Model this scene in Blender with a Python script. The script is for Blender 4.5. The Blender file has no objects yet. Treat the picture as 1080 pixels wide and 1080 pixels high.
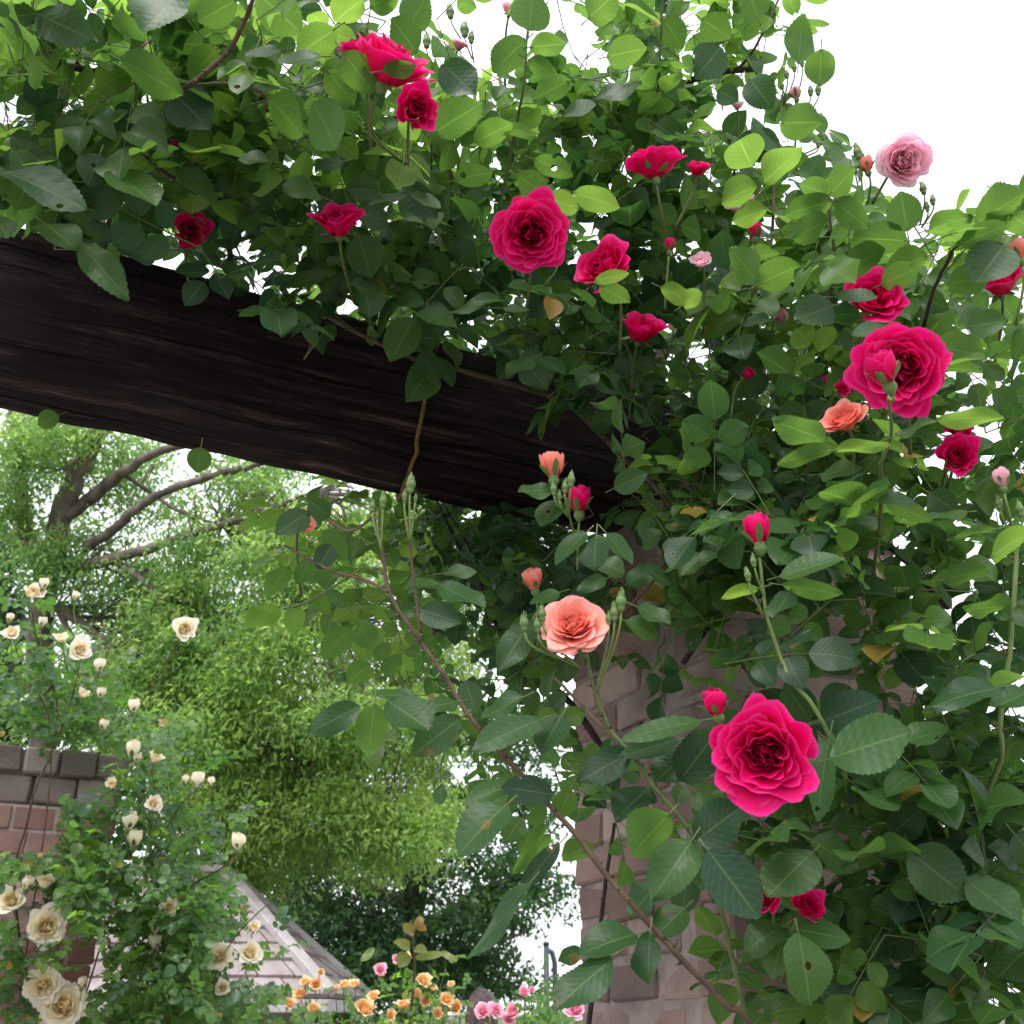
import bpy, math, random
import numpy as np
from mathutils import Vector, Matrix

rng = np.random.default_rng(11)
random.seed(5)
C = bpy.context.scene.collection
SC = bpy.context.scene

# ------------------------------------------------------------------ camera
FPX = 1083.0
PITCH = math.radians(26)
CAM = np.array([0.0, 0.0, 1.5])
RT = np.array([1.0, 0, 0])
FW = np.array([0, math.cos(PITCH), math.sin(PITCH)])
UPV = np.array([0, -math.sin(PITCH), math.cos(PITCH)])
ZZ = np.array([0, 0, 1.0])

def P(px, py, t):
    return CAM + t * (FW + RT * (px - 540) / FPX + UPV * (540 - py) / FPX)

def proj(p):
    d = np.asarray(p) - CAM
    t = d @ FW
    return 540 + FPX * (d @ RT) / t, 540 - FPX * (d @ UPV) / t, t

def nrm(v):
    v = np.asarray(v, float)
    return v / (np.linalg.norm(v) + 1e-12)

cam = bpy.data.cameras.new('camera')
cam.sensor_width = 36
cam.lens = 36 * FPX / 1080
cam.clip_start = 0.05
cam.clip_end = 3000
cam.dof.use_dof = True
cam.dof.focus_distance = 1.25
cam.dof.aperture_fstop = 15
co = bpy.data.objects.new('camera', cam)
co.location = CAM
co.rotation_euler = (math.pi / 2 + PITCH, 0, 0)
C.objects.link(co)
SC.camera = co

# ------------------------------------------------------------------ mesh builder
class MB:
    def __init__(s):
        s.v = []; s.q = []; s.t = []; s.a = []; s.tone = []; s.n = 0; s.qm = []; s.tm = []
    def add(s, v, quads=None, tris=None, a=None, tone=0.0, m=0):
        v = np.asarray(v, float).reshape(-1, 3)
        k = len(v)
        s.v.append(v)
        s.a.append(np.zeros((k, 3)) if a is None else np.asarray(a, float).reshape(-1, 3))
        s.tone.append(np.full(k, tone) if np.isscalar(tone) else np.asarray(tone, float))
        if quads is not None and len(quads):
            qq = np.asarray(quads, int).reshape(-1, 4) + s.n
            s.q.append(qq); s.qm.append(np.full(len(qq), m))
        if tris is not None and len(tris):
            tt = np.asarray(tris, int).reshape(-1, 3) + s.n
            s.t.append(tt); s.tm.append(np.full(len(tt), m))
        s.n += k
    def mesh(s, name, mats, smooth=True, origin=None):
        me = bpy.data.meshes.new(name)
        v = np.concatenate(s.v)
        if origin is not None: v = v - np.asarray(origin)
        q = np.concatenate(s.q) if s.q else np.zeros((0, 4), int)
        t = np.concatenate(s.t) if s.t else np.zeros((0, 3), int)
        me.vertices.add(len(v)); me.vertices.foreach_set('co', v.astype(np.float32).ravel())
        nl = q.size + t.size
        me.loops.add(nl)
        me.loops.foreach_set('vertex_index', np.concatenate([q.ravel(), t.ravel()]).astype(np.int32))
        npoly = len(q) + len(t)
        me.polygons.add(npoly)
        tot = np.concatenate([np.full(len(q), 4), np.full(len(t), 3)]).astype(np.int32)
        st = np.concatenate([[0], np.cumsum(tot)[:-1]]).astype(np.int32)
        me.polygons.foreach_set('loop_start', st)
        me.polygons.foreach_set('loop_total', tot)
        mi = np.concatenate((s.qm if s.qm else []) + (s.tm if s.tm else [])).astype(np.int32)
        me.polygons.foreach_set('material_index', mi)
        me.polygons.foreach_set('use_smooth', np.full(npoly, smooth))
        at = me.attributes.new('luv', 'FLOAT_VECTOR', 'POINT')
        at.data.foreach_set('vector', np.concatenate(s.a).astype(np.float32).ravel())
        at = me.attributes.new('tone', 'FLOAT', 'POINT')
        at.data.foreach_set('value', np.concatenate(s.tone).astype(np.float32))
        for m in (mats if isinstance(mats, (list, tuple)) else [mats]): me.materials.append(m)
        me.update(calc_edges=True); me.validate()
        return me

def link(name, me, parent=None, loc=None, mat=None):
    o = bpy.data.objects.new(name, me)
    C.objects.link(o)
    if mat is not None: o.matrix_world = mat
    elif loc is not None: o.location = loc
    if parent is not None:
        o.parent = parent
    return o

def part(name, mb, mats, parent, smooth=True):
    """mesh built in world space, hung under a thing standing at parent.location (no rotation)"""
    org = np.array(parent.matrix_world.translation) if parent.parent is None else np.array(parent['_w'])
    org = np.array(parent['_w'])
    o = bpy.data.objects.new(name, mb.mesh(name, mats, smooth, origin=org))
    C.objects.link(o); o.parent = parent
    o['_w'] = [float(x) for x in org]
    return o

def thing(name, label, cat, loc=(0, 0, 0), group=None):
    o = bpy.data.objects.new(name, None)
    o.empty_display_size = 0.1
    C.objects.link(o); o.location = loc
    o['label'] = label; o['category'] = cat; o['_w'] = [float(x) for x in loc]
    if group: o['group'] = group
    return o

def tube(mb, pts, rad, sides=6, m=0, tone=0.0, caps=True):
    pts = np.asarray(pts, float); n = len(pts)
    rad = np.full(n, rad) if np.isscalar(rad) else np.asarray(rad, float)
    tg = np.gradient(pts, axis=0)
    tg /= np.linalg.norm(tg, axis=1)[:, None] + 1e-12
    x = np.cross(tg[0], [0.31, 0.2, 0.93]); x = nrm(x)
    vs = []; L = 0
    at = []
    for i in range(n):
        x = nrm(x - tg[i] * (x @ tg[i])); y = np.cross(tg[i], x)
        if i: L += np.linalg.norm(pts[i] - pts[i - 1])
        for k in range(sides):
            a = 2 * math.pi * k / sides
            vs.append(pts[i] + rad[i] * (math.cos(a) * x + math.sin(a) * y)); at.append((L, k / sides, 0))
    q = []
    for i in range(n - 1):
        for k in range(sides):
            a = i * sides + k; b = i * sides + (k + 1) % sides
            q.append((a, b, b + sides, a + sides))
    tr = []
    if caps:
        vs += [pts[0], pts[-1]]; at += [(0, 0, 0), (L, 0, 0)]
        c0 = n * sides; c1 = c0 + 1
        for k in range(sides):
            tr.append((c0, (k + 1) % sides, k)); tr.append((c1, (n - 1) * sides + k, (n - 1) * sides + (k + 1) % sides))
    mb.add(vs, q, tr, at, tone, m)

def smooth_path(pts, n=None):
    """Catmull-Rom through the points"""
    pts = np.asarray(pts, float)
    if len(pts) < 3: return np.linspace(pts[0], pts[-1], n or 4)
    p = np.vstack([2 * pts[0] - pts[1], pts, 2 * pts[-1] - pts[-2]])
    out = []
    for i in range(1, len(p) - 2):
        for s in np.linspace(0, 1, 5, endpoint=False):
            a, b, c, d = p[i - 1], p[i], p[i + 1], p[i + 2]
            out.append(.5 * (2 * b + (c - a) * s + (2 * a - 5 * b + 4 * c - d) * s * s + (3 * b - a - 3 * c + d) * s ** 3))
    out.append(pts[-1])
    return np.array(out)

def box(mb, o, ex, ey, ez, m=0, tone=0.0, bev=0.0, jit=0.0, uvo=None):
    """box from corner o with edge vectors; chamfered with bev"""
    ex, ey, ez = map(lambda v: np.asarray(v, float), (ex, ey, ez)); o = np.asarray(o, float)
    lx, ly, lz = np.linalg.norm(ex), np.linalg.norm(ey), np.linalg.norm(ez)
    if bev <= 0:
        vs = [o + a * ex + b * ey + c * ez for c in (0, 1) for b in (0, 1) for a in (0, 1)]
        q = [(0, 2, 3, 1), (4, 5, 7, 6), (0, 1, 5, 4), (2, 6, 7, 3), (0, 4, 6, 2), (1, 3, 7, 5)]
        mb.add(vs, q, None, None, tone, m); return
    bx, by, bz = bev / lx, bev / ly, bev / lz
    vs = []; idx = {}
    for sx in (0, 1):
        for sy in (0, 1):
            for sz in (0, 1):
                j = rng.normal(0, jit, 3) if jit else np.zeros(3)
                for ax in range(3):
                    c = [sx, sy, sz]
                    bb = [bx, by, bz]
                    f = [c[i] + (bb[i] if c[i] == 0 else -bb[i]) for i in range(3)]
                    f[ax] = c[ax]
                    idx[(sx, sy, sz, ax)] = len(vs)
                    vs.append(o + f[0] * ex + f[1] * ey + f[2] * ez + j)
    q = []; t = []
    for ax in range(3):
        for s in (0, 1):
            o1, o2 = [i for i in range(3) if i != ax]
            cs = []
            for a, b in ((0, 0), (1, 0), (1, 1), (0, 1)):
                c = [0, 0, 0]; c[ax] = s; c[o1] = a; c[o2] = b
                cs.append(idx[(c[0], c[1], c[2], ax)])
            q.append(cs)
    for ax in range(3):
        o1, o2 = [i for i in range(3) if i != ax]
        for a in (0, 1):
            for b in (0, 1):
                c0 = [0, 0, 0]; c0[o1] = a; c0[o2] = b
                c1 = list(c0); c1[ax] = 1
                q.append([idx[(*c0, o1)], idx[(*c0, o2)], idx[(*c1, o2)], idx[(*c1, o1)]])
    for sx in (0, 1):
        for sy in (0, 1):
            for sz in (0, 1):
                t.append([idx[(sx, sy, sz, k)] for k in range(3)])
    # orient outwards
    cen = o + .5 * (ex + ey + ez); va = np.array(vs)
    def fix(f):
        a, b, c = va[f[0]], va[f[1]], va[f[2]]
        n = np.cross(b - a, c - a)
        return list(f)[::-1] if n @ (a - cen) < 0 else list(f)
    mb.add(vs, [fix(f) for f in q], [fix(f) for f in t], None, tone, m)

# ------------------------------------------------------------------ materials
def new_mat(name):
    m = bpy.data.materials.new(name); m.use_nodes = True
    nt = m.node_tree; nt.nodes.clear()
    return m, nt

class N:
    def __init__(s, nt): s.nt = nt
    def __call__(s, typ, inputs=None, **kw):
        n = s.nt.nodes.new(typ)
        for k, v in kw.items(): setattr(n, k, v)
        for k, v in (inputs or {}).items():
            if isinstance(v, tuple) and len(v) == 2 and hasattr(v[0], 'outputs'):
                s.nt.links.new(v[0].outputs[v[1]], n.inputs[k])
            elif hasattr(v, 'outputs'):
                s.nt.links.new(v.outputs[0], n.inputs[k])
            else:
                n.inputs[k].default_value = v
        return n
    def math(s, op, a, b=0.0, c=None, clamp=False):
        d = {0: a, 1: b}
        if c is not None: d[2] = c
        return s('ShaderNodeMath', d, operation=op, use_clamp=clamp)
    def mix(s, fac, a, b):
        n = s.nt.nodes.new('ShaderNodeMix'); n.data_type = 'RGBA'
        for k, v in ((0, fac), (6, a), (7, b)):
            if isinstance(v, tuple) and len(v) == 2 and hasattr(v[0], 'outputs'): s.nt.links.new(v[0].outputs[v[1]], n.inputs[k])
            elif hasattr(v, 'outputs'): s.nt.links.new(v.outputs[2] if v.bl_idname == 'ShaderNodeMix' else v.outputs[0], n.inputs[k])
            else: n.inputs[k].default_value = v if np.isscalar(v) else (*v[:3], 1)
        return n
    def ramp(s, fac, stops, interp='LINEAR'):
        n = s('ShaderNodeValToRGB', {0: fac}); cr = n.color_ramp; cr.interpolation = interp
        while len(cr.elements) < len(stops): cr.elements.new(0.5)
        for e, (p, c) in zip(cr.elements, stops):
            e.position = p; e.color = (*c, 1) if len(c) == 3 else c
        return n

def colout(n): return (n, 2) if n.bl_idname == 'ShaderNodeMix' else (n, 0)

def leaf_mat(name, mature, young, under, tr_mature, tr_young, trans=0.35, rough=0.38, veins=True, spec=0.5, damage=False):
    m, nt = new_mat(name); n = N(nt)
    at = n('ShaderNodeAttribute', attribute_name='luv')
    tn = n('ShaderNodeAttribute', attribute_name='tone')
    sep = n('ShaderNodeSeparateXYZ', {0: (at, 1)})
    geo = n('ShaderNodeNewGeometry')
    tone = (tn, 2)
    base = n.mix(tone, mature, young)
    tc = n('ShaderNodeTexCoord')
    nz = n('ShaderNodeTexNoise', {'Vector': (tc, 'Object'), 'Scale': 45.0, 'Detail': 3.0})
    base = n.mix(n.math('MULTIPLY', nz, 0.35), base, n.mix(0.5, mature, (0.09, 0.12, 0.02)))
    dying = n.math('MULTIPLY', n.math('GREATER_THAN', (sep, 2), 9.84), n.math('ADD', n.math('MULTIPLY', nz, 0.8), 0.45), clamp=True)
    base = n.mix(dying, base, (0.30, 0.17, 0.035))
    bump = None; hole = None
    if damage:
        vo = n('ShaderNodeTexVoronoi', {'Vector': (tc, 'Object'), 'Scale': 38.0})
        vs = n('ShaderNodeSeparateColor', {0: (vo, 1)})
        hole = n.math('MULTIPLY', n.math('LESS_THAN', (vo, 0), 0.14), n.math('GREATER_THAN', (vs, 0), 0.86))
        spot = n.math('MULTIPLY', n.math('LESS_THAN', (vo, 0), n.math('ADD', 0.05, n.math('MULTIPLY', (vs, 1), 0.18))), n.math('GREATER_THAN', (vs, 0), 0.76))
        base = n.mix(n.math('MULTIPLY', spot, 0.8), base, (0.13, 0.075, 0.025))
    if veins:
        av = n.math('ABSOLUTE', (sep, 1))
        ph = n.math('SUBTRACT', n.math('MULTIPLY', (sep, 0), 8.0), n.math('MULTIPLY', av, 2.6))
        sn = n.math('ABSOLUTE', n.math('SINE', n.math('MULTIPLY', ph, math.pi)))
        vein = n.math('SUBTRACT', 1.0, n.math('MULTIPLY', sn, 4.0), clamp=True)
        mid = n.math('SUBTRACT', 1.0, n.math('MULTIPLY', av, 16.0), clamp=True)
        vm = n.math('MAXIMUM', n.math('MULTIPLY', vein, 0.45), mid)
        base = n.mix(n.math('MULTIPLY', vm, 0.45), base, (0.12, 0.17, 0.06))
        hgt = n.math('SUBTRACT', n.math('POWER', sn, 0.5), n.math('MULTIPLY', mid, 1.0))
        bump = n('ShaderNodeBump', {'Strength': 0.13, 'Distance': 0.001, 'Height': hgt})
    col = n.mix((geo, 'Backfacing'), base, n.mix(tone, under, young))
    pr = n('ShaderNodeBsdfPrincipled', {'Base Color': colout(col), 'Roughness': rough, 'Specular IOR Level': spec})
    rr = n('ShaderNodeMapRange', {0: (geo, 'Backfacing'), 3: rough, 4: 0.65})
    nt.links.new(rr.outputs[0], pr.inputs['Roughness'])
    tcol = n.mix(tone, tr_mature, tr_young)
    tcol = n.mix(n.math('MULTIPLY', nz, 0.5), tcol, tuple(.62 * a for a in tr_mature))
    if veins: tcol = n.mix(n.math('MULTIPLY', vm, 0.5), tcol, tuple(1.5 * a for a in tr_young[:2]) + (tr_young[2] * 2.5,))
    tr = n('ShaderNodeBsdfTranslucent', {'Color': colout(tcol)})
    if bump is not None:
        nt.links.new(bump.outputs[0], pr.inputs['Normal'])
    tf = n.math('ADD', trans, n.math('MULTIPLY', tone, 0.42), clamp=True)
    mx = n('ShaderNodeMixShader', {0: tf, 1: pr, 2: tr})
    if hole is not None: mx = n('ShaderNodeMixShader', {0: hole, 1: mx, 2: n('ShaderNodeBsdfTransparent')})
    n('ShaderNodeOutputMaterial', {0: mx})
    return m

def petal_mat(name, base, tip, inner, back, trans=0.3, rough=0.55, trc=None):
    m, nt = new_mat(name); n = N(nt)
    at = n('ShaderNodeAttribute', attribute_name='luv')
    tn = n('ShaderNodeAttribute', attribute_name='tone')
    sep = n('ShaderNodeSeparateXYZ', {0: (at, 1)})
    geo = n('ShaderNodeNewGeometry')
    c1 = n.ramp((sep, 0), [(0.0, base), (0.5, base), (0.90, tip), (0.985, tuple(min(.97, .85 * a + .04 + .10 * (i_ != 1)) for i_, a in enumerate(tip)))])
    c2 = n.mix((tn, 2), inner, c1)
    c2.inputs[7].default_value
    vv = n('ShaderNodeCombineXYZ', {0: n.math('MULTIPLY', (sep, 1), 26.0), 1: n.math('MULTIPLY', (sep, 0), 2.0), 2: (sep, 2)})
    nz = n('ShaderNodeTexNoise', {'Vector': vv, 'Scale': 1.0, 'Detail': 2.0})
    c3 = n.mix(n.math('MULTIPLY', nz, 0.3), c2, back)
    wilt = n('ShaderNodeTexNoise', {'Vector': n('ShaderNodeCombineXYZ', {0: n.math('MULTIPLY', (sep, 1), 4.0), 1: n.math('MULTIPLY', (sep, 0), 3.0), 2: (sep, 2)}), 'Scale': 1.0, 'Detail': 4.0})
    wf = n.math('MULTIPLY', n.math('MULTIPLY', n.math('SUBTRACT', (sep, 0), 0.80), 5.0, clamp=True), n.math('MULTIPLY', n.math('SUBTRACT', (wilt, 0), 0.58), 6.0, clamp=True))
    c3 = n.mix(n.math('MULTIPLY', wf, 0.55), c3, (0.30, 0.10, 0.07))
    bump = n('ShaderNodeBump', {'Strength': 0.35, 'Distance': 0.003, 'Height': (nz, 0)})
    pr = n('ShaderNodeBsdfPrincipled', {'Base Color': colout(c3), 'Roughness': rough, 'Specular IOR Level': 0.16, 'Normal': bump})
    tr = n('ShaderNodeBsdfTranslucent', {'Color': colout(c3) if trc is None else (*trc, 1)})
    mx = n('ShaderNodeMixShader', {0: trans, 1: pr, 2: tr})
    n('ShaderNodeOutputMaterial', {0: mx})
    return m

def noise_mat(name, c0, c1, scale=20, rough=0.7, bump=0.3, dist=0.002, detail=5, stretch=None, spec=0.4):
    m, nt = new_mat(name); n = N(nt)
    tc = n('ShaderNodeTexCoord')
    src = (tc, 'Object')
    if stretch: src = (n('ShaderNodeMapping', {0: src, 'Scale': stretch}), 0)
    nz = n('ShaderNodeTexNoise', {'Vector': src, 'Scale': scale, 'Detail': float(detail)})
    col = n.ramp(nz, [(0.3, c0), (0.7, c1)])
    b = n('ShaderNodeBump', {'Strength': bump, 'Distance': dist, 'Height': (nz, 0)})
    pr = n('ShaderNodeBsdfPrincipled', {'Base Color': (col, 0), 'Roughness': rough, 'Normal': b, 'Specular IOR Level': spec})
    n('ShaderNodeOutputMaterial', {0: pr})
    return m

def wood_mat():
    m, nt = new_mat('weathered_dark_timber'); n = N(nt)
    tc = n('ShaderNodeTexCoord'); sp = n('ShaderNodeSeparateXYZ', {0: (tc, 'Object')})
    warp = n('ShaderNodeTexNoise', {'Vector': (n('ShaderNodeMapping', {0: (tc, 'Object'), 'Scale': (2.2, 5, 5)}), 0), 'Scale': 1.0, 'Detail': 2.0})
    wv = n('ShaderNodeVectorMath', {0: (warp, 1), 1: (0.0, 0.14, 0.14)}, operation='MULTIPLY')
    def grain(sx, sy, sc, det=8.0):
        mp = n('ShaderNodeMapping', {0: (tc, 'Object'), 'Scale': (sx, sy, sy)})
        ad = n('ShaderNodeVectorMath', {0: (mp, 0), 1: (wv, 0)}, operation='ADD')
        return n('ShaderNodeTexNoise', {'Vector': (ad, 0), 'Scale': sc, 'Detail': det, 'Roughness': 0.7})
    g = grain(2.2, 55.0, 1.0); g2 = grain(22.0, 190.0, 1.0, 5.0)
    blot = n('ShaderNodeTexNoise', {'Vector': (n('ShaderNodeMapping', {0: (tc, 'Object'), 'Scale': (2.5, 9, 9)}), 0), 'Scale': 1.3, 'Detail': 6.0, 'Roughness': 0.65})
    gg = n.math('ADD', n.math('MULTIPLY', (g, 0), 0.7), n.math('MULTIPLY', (g2, 0), 0.3))
    col = n.ramp(gg, [(0.38, (0.003, 0.002, 0.003)), (0.48, (0.018, 0.0105, 0.013)), (0.56, (0.045, 0.028, 0.029)), (0.66, (0.16, 0.115, 0.112))])
    col2 = n.mix((n.ramp(blot, [(0.42, (0, 0, 0)), (0.60, (.9, .9, .9))]), 0), (col, 0), (0.012, 0.0075, 0.0105))
    # long drying checks along the grain, broken into runs
    cr = None
    for k, (frq, off, wd) in enumerate(((11.0, .3, .06), (17.0, .75, .07), (29.0, .1, .08))):
        w2 = n('ShaderNodeTexNoise', {'Vector': (n('ShaderNodeMapping', {0: (tc, 'Object'), 'Scale': (3.0, 1, 1), 'Location': (k * 7.3, 0, 0)}), 0), 'Scale': 1.0, 'Detail': 4.0})
        zz = n.math('ADD', n.math('ADD', (sp, 2), n.math('MULTIPLY', (sp, 1), 0.7)), n.math('MULTIPLY', (w2, 0), 0.055))
        fr = n.math('ABSOLUTE', n.math('SUBTRACT', n.math('FRACT', n.math('ADD', n.math('MULTIPLY', zz, frq), off)), 0.5))
        msk = n('ShaderNodeTexNoise', {'Vector': (n('ShaderNodeMapping', {0: (tc, 'Object'), 'Scale': (2.6, 14, 14), 'Location': (k * 3.1, k, 0)}), 0), 'Scale': 1.0, 'Detail': 2.0})
        wdt = n.math('MULTIPLY', n.math('SUBTRACT', (msk, 0), 0.47), wd * 6, clamp=True)
        c = n('ShaderNodeMapRange', {0: fr, 1: n.math('MULTIPLY', wdt, 0.4), 2: n.math('ADD', wdt, 0.001), 3: 1.0, 4: 0.0})
        cr = c if cr is None else n.math('MAXIMUM', cr, c)
    col3 = n.mix(n.math('MULTIPLY', cr, 0.9), colout(col2), (0.002, 0.0015, 0.002))
    h = n.math('SUBTRACT', gg, n.math('MULTIPLY', cr, 1.1))
    b = n('ShaderNodeBump', {'Strength': 0.9, 'Distance': 0.008, 'Height': h})
    pr = n('ShaderNodeBsdfPrincipled', {'Base Color': colout(col3), 'Roughness': 0.85, 'Normal': b, 'Specular IOR Level': 0.12})
    n('ShaderNodeOutputMaterial', {0: pr})
    return m

def brick_mat(name, ramp, grime=0.5, grimec=(0.12, 0.09, 0.085)):
    m, nt = new_mat(name); n = N(nt)
    tc = n('ShaderNodeTexCoord'); tn = n('ShaderNodeAttribute', attribute_name='tone')
    nz = n('ShaderNodeTexNoise', {'Vector': (tc, 'Object'), 'Scale': 16.0, 'Detail': 8.0, 'Roughness': 0.7})
    big = n('ShaderNodeTexNoise', {'Vector': (tc, 'Object'), 'Scale': 5.0, 'Detail': 6.0, 'Roughness': 0.65})
    f = n.math('ADD', n.math('MULTIPLY', (tn, 2), 0.65), n.math('MULTIPLY', (nz, 0), 0.4))
    col = n.ramp(f, ramp)
    gm = n.ramp(big, [(0.45, (0, 0, 0)), (0.68, (1, 1, 1))])
    col2 = n.mix(n.math('MULTIPLY', (gm, 0), grime), (col, 0), grimec)
    fine = n('ShaderNodeTexNoise', {'Vector': (tc, 'Object'), 'Scale': 90.0, 'Detail': 6.0, 'Roughness': 0.75})
    h = n.math('ADD', n.math('MULTIPLY', (fine, 0), 0.6), (nz, 0))
    b = n('ShaderNodeBump', {'Strength': 0.9, 'Distance': 0.010, 'Height': h})
    pr = n('ShaderNodeBsdfPrincipled', {'Base Color': colout(col2), 'Roughness': 0.88, 'Normal': b, 'Specular IOR Level': 0.2})
    n('ShaderNodeOutputMaterial', {0: pr})
    return m

M = {}
M['leaf'] = leaf_mat('rose_leaf', (0.0062, 0.030, 0.0205), (0.085, 0.19, 0.026), (0.024, 0.066, 0.034), (0.10, 0.32, 0.055), (0.46, 0.72, 0.10), trans=0.16, rough=0.40, spec=0.22, damage=True)
M['leaf_cream'] = leaf_mat('cream_rose_leaf', (0.022, 0.070, 0.034), (0.11, 0.21, 0.04), (0.06, 0.12, 0.055), (0.11, 0.32, 0.04), (0.30, 0.55, 0.07), trans=0.28, veins=False)
M['leaf_tree'] = leaf_mat('spring_tree_leaf', (0.072, 0.19, 0.05), (0.36, 0.49, 0.14), (0.14, 0.25, 0.08), (0.20, 0.48, 0.10), (0.60, 0.80, 0.20), trans=0.32, veins=False, rough=0.5)
M['leaf_dark'] = leaf_mat('dark_tree_leaf', (0.028, 0.085, 0.042), (0.085, 0.18, 0.07), (0.05, 0.10, 0.05), (0.06, 0.17, 0.04), (0.12, 0.28, 0.06), trans=0.3, veins=False, rough=0.35)
M['stem'] = noise_mat('green_stem', (0.06, 0.10, 0.03), (0.13, 0.15, 0.05), 60, 0.5, 0.2)
M['stem_pale'] = noise_mat('pale_green_stem', (0.14, 0.2, 0.06), (0.2, 0.27, 0.09), 60, 0.5, 0.2)
M['cane'] = noise_mat('brown_cane', (0.05, 0.03, 0.022), (0.13, 0.085, 0.05), 60, 0.7, 0.5, 0.002)
M['cane_dark'] = noise_mat('old_dark_cane', (0.012, 0.007, 0.008), (0.05, 0.03, 0.028), 60, 0.75, 0.6, 0.003)
M['thorn'] = noise_mat('pale_thorn', (0.25, 0.17, 0.1), (0.4, 0.3, 0.18), 60, 0.6, 0.1)
M['wood'] = wood_mat()
M['rope'] = noise_mat('hemp_rope', (0.10, 0.055, 0.015), (0.26, 0.16, 0.06), 120, 0.9, 0.5, 0.001)
M['brick'] = brick_mat('weathered_pink_brick', [(0.15, (0.18, 0.115, 0.10)), (0.5, (0.29, 0.19, 0.168)), (0.85, (0.42, 0.315, 0.29))], 0.85, (0.125, 0.102, 0.104))
M['mortar'] = noise_mat('old_mortar', (0.15, 0.115, 0.11), (0.28, 0.22, 0.205), 30, 0.95, 0.7, 0.004)
M['brick_red'] = brick_mat('red_brick', [(0.15, (0.20, 0.10, 0.088)), (0.5, (0.29, 0.155, 0.135)), (0.85, (0.38, 0.26, 0.23))], 0.6, (0.19, 0.145, 0.14))
M['mortar_pale'] = noise_mat('pale_mortar', (0.26, 0.21, 0.2), (0.4, 0.34, 0.33), 30, 0.95, 0.5, 0.004)
M['coping'] = brick_mat('grey_brown_coping', [(0.15, (0.13, 0.10, 0.095)), (0.5, (0.22, 0.17, 0.165)), (0.85, (0.32, 0.26, 0.25))], 0.4)
M['crimson'] = petal_mat('crimson_petal', (0.70, 0.001, 0.062), (0.84, 0.002, 0.17), (0.45, 0.001, 0.015), (0.86, 0.003, 0.20), 0.27)
M['salmon'] = petal_mat('salmon_petal', (0.92, 0.30, 0.20), (0.95, 0.46, 0.38), (0.90, 0.22, 0.14), (0.95, 0.40, 0.33), 0.3)
M['coral'] = petal_mat('coral_petal', (0.90, 0.20, 0.14), (0.92, 0.36, 0.27), (0.85, 0.13, 0.09), (0.92, 0.34, 0.25), 0.3)
M['pink'] = petal_mat('pale_pink_petal', (0.94, 0.54, 0.63), (0.96, 0.68, 0.77), (0.90, 0.42, 0.50), (0.96, 0.66, 0.76), 0.62)
M['cream'] = petal_mat('cream_petal', (0.97, 0.89, 0.66), (0.98, 0.94, 0.83), (0.96, 0.77, 0.36), (0.97, 0.92, 0.78), 0.3)
M['orange'] = petal_mat('orange_petal', (0.95, 0.60, 0.22), (0.96, 0.78, 0.46), (0.92, 0.48, 0.10), (0.96, 0.74, 0.38), 0.35)
M['rosepink'] = petal_mat('mid_pink_petal', (0.88, 0.38, 0.52), (0.93, 0.55, 0.66), (0.85, 0.28, 0.4), (0.93, 0.56, 0.68), 0.3)
M['calyx'] = noise_mat('green_calyx', (0.07, 0.13, 0.035), (0.16, 0.24, 0.08), 80, 0.5, 0.1)
M['bark'] = noise_mat('tree_bark', (0.06, 0.048, 0.042), (0.20, 0.16, 0.14), 9, 0.9, 0.9, 0.03, 8, (1, 1, 0.3))
M['roof'] = brick_mat('whitened_roof_slab', [(0.15, (0.20, 0.16, 0.155)), (0.5, (0.27, 0.225, 0.222)), (0.85, (0.35, 0.30, 0.305))], 0.6, (0.17, 0.135, 0.125))
M['white'] = noise_mat('weathered_white_paint', (0.28, 0.245, 0.25), (0.40, 0.365, 0.375), 6, 0.6, 0.15)
M['wall'] = noise_mat('hut_plaster', (0.4, 0.33, 0.3), (0.55, 0.48, 0.44), 5, 0.9, 0.3)
M['metal'] = noise_mat('blue_grey_metal', (0.03, 0.037, 0.05), (0.05, 0.058, 0.075), 12, 0.45, 0.05)
M['skin'] = noise_mat('skin', (0.55, 0.33, 0.24), (0.62, 0.39, 0.29), 20, 0.5, 0.05)
M['hair'] = noise_mat('brown_hair', (0.012, 0.006, 0.006), (0.075, 0.036, 0.037), 6, 0.5, 0.9, 0.02, 6, (7, 7, 0.8))
M['dress'] = noise_mat('lavender_cloth', (0.42, 0.42, 0.62), (0.52, 0.52, 0.72), 14, 0.85, 0.3)
M['path'] = noise_mat('bounce_gravel', (0.17, 0.15, 0.135), (0.29, 0.265, 0.24), 60, 0.95, 0.6, 0.01)
M['ground'] = noise_mat('grass_and_soil', (0.05, 0.075, 0.025), (0.12, 0.13, 0.06), 3, 0.95, 0.8, 0.03)

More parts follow.
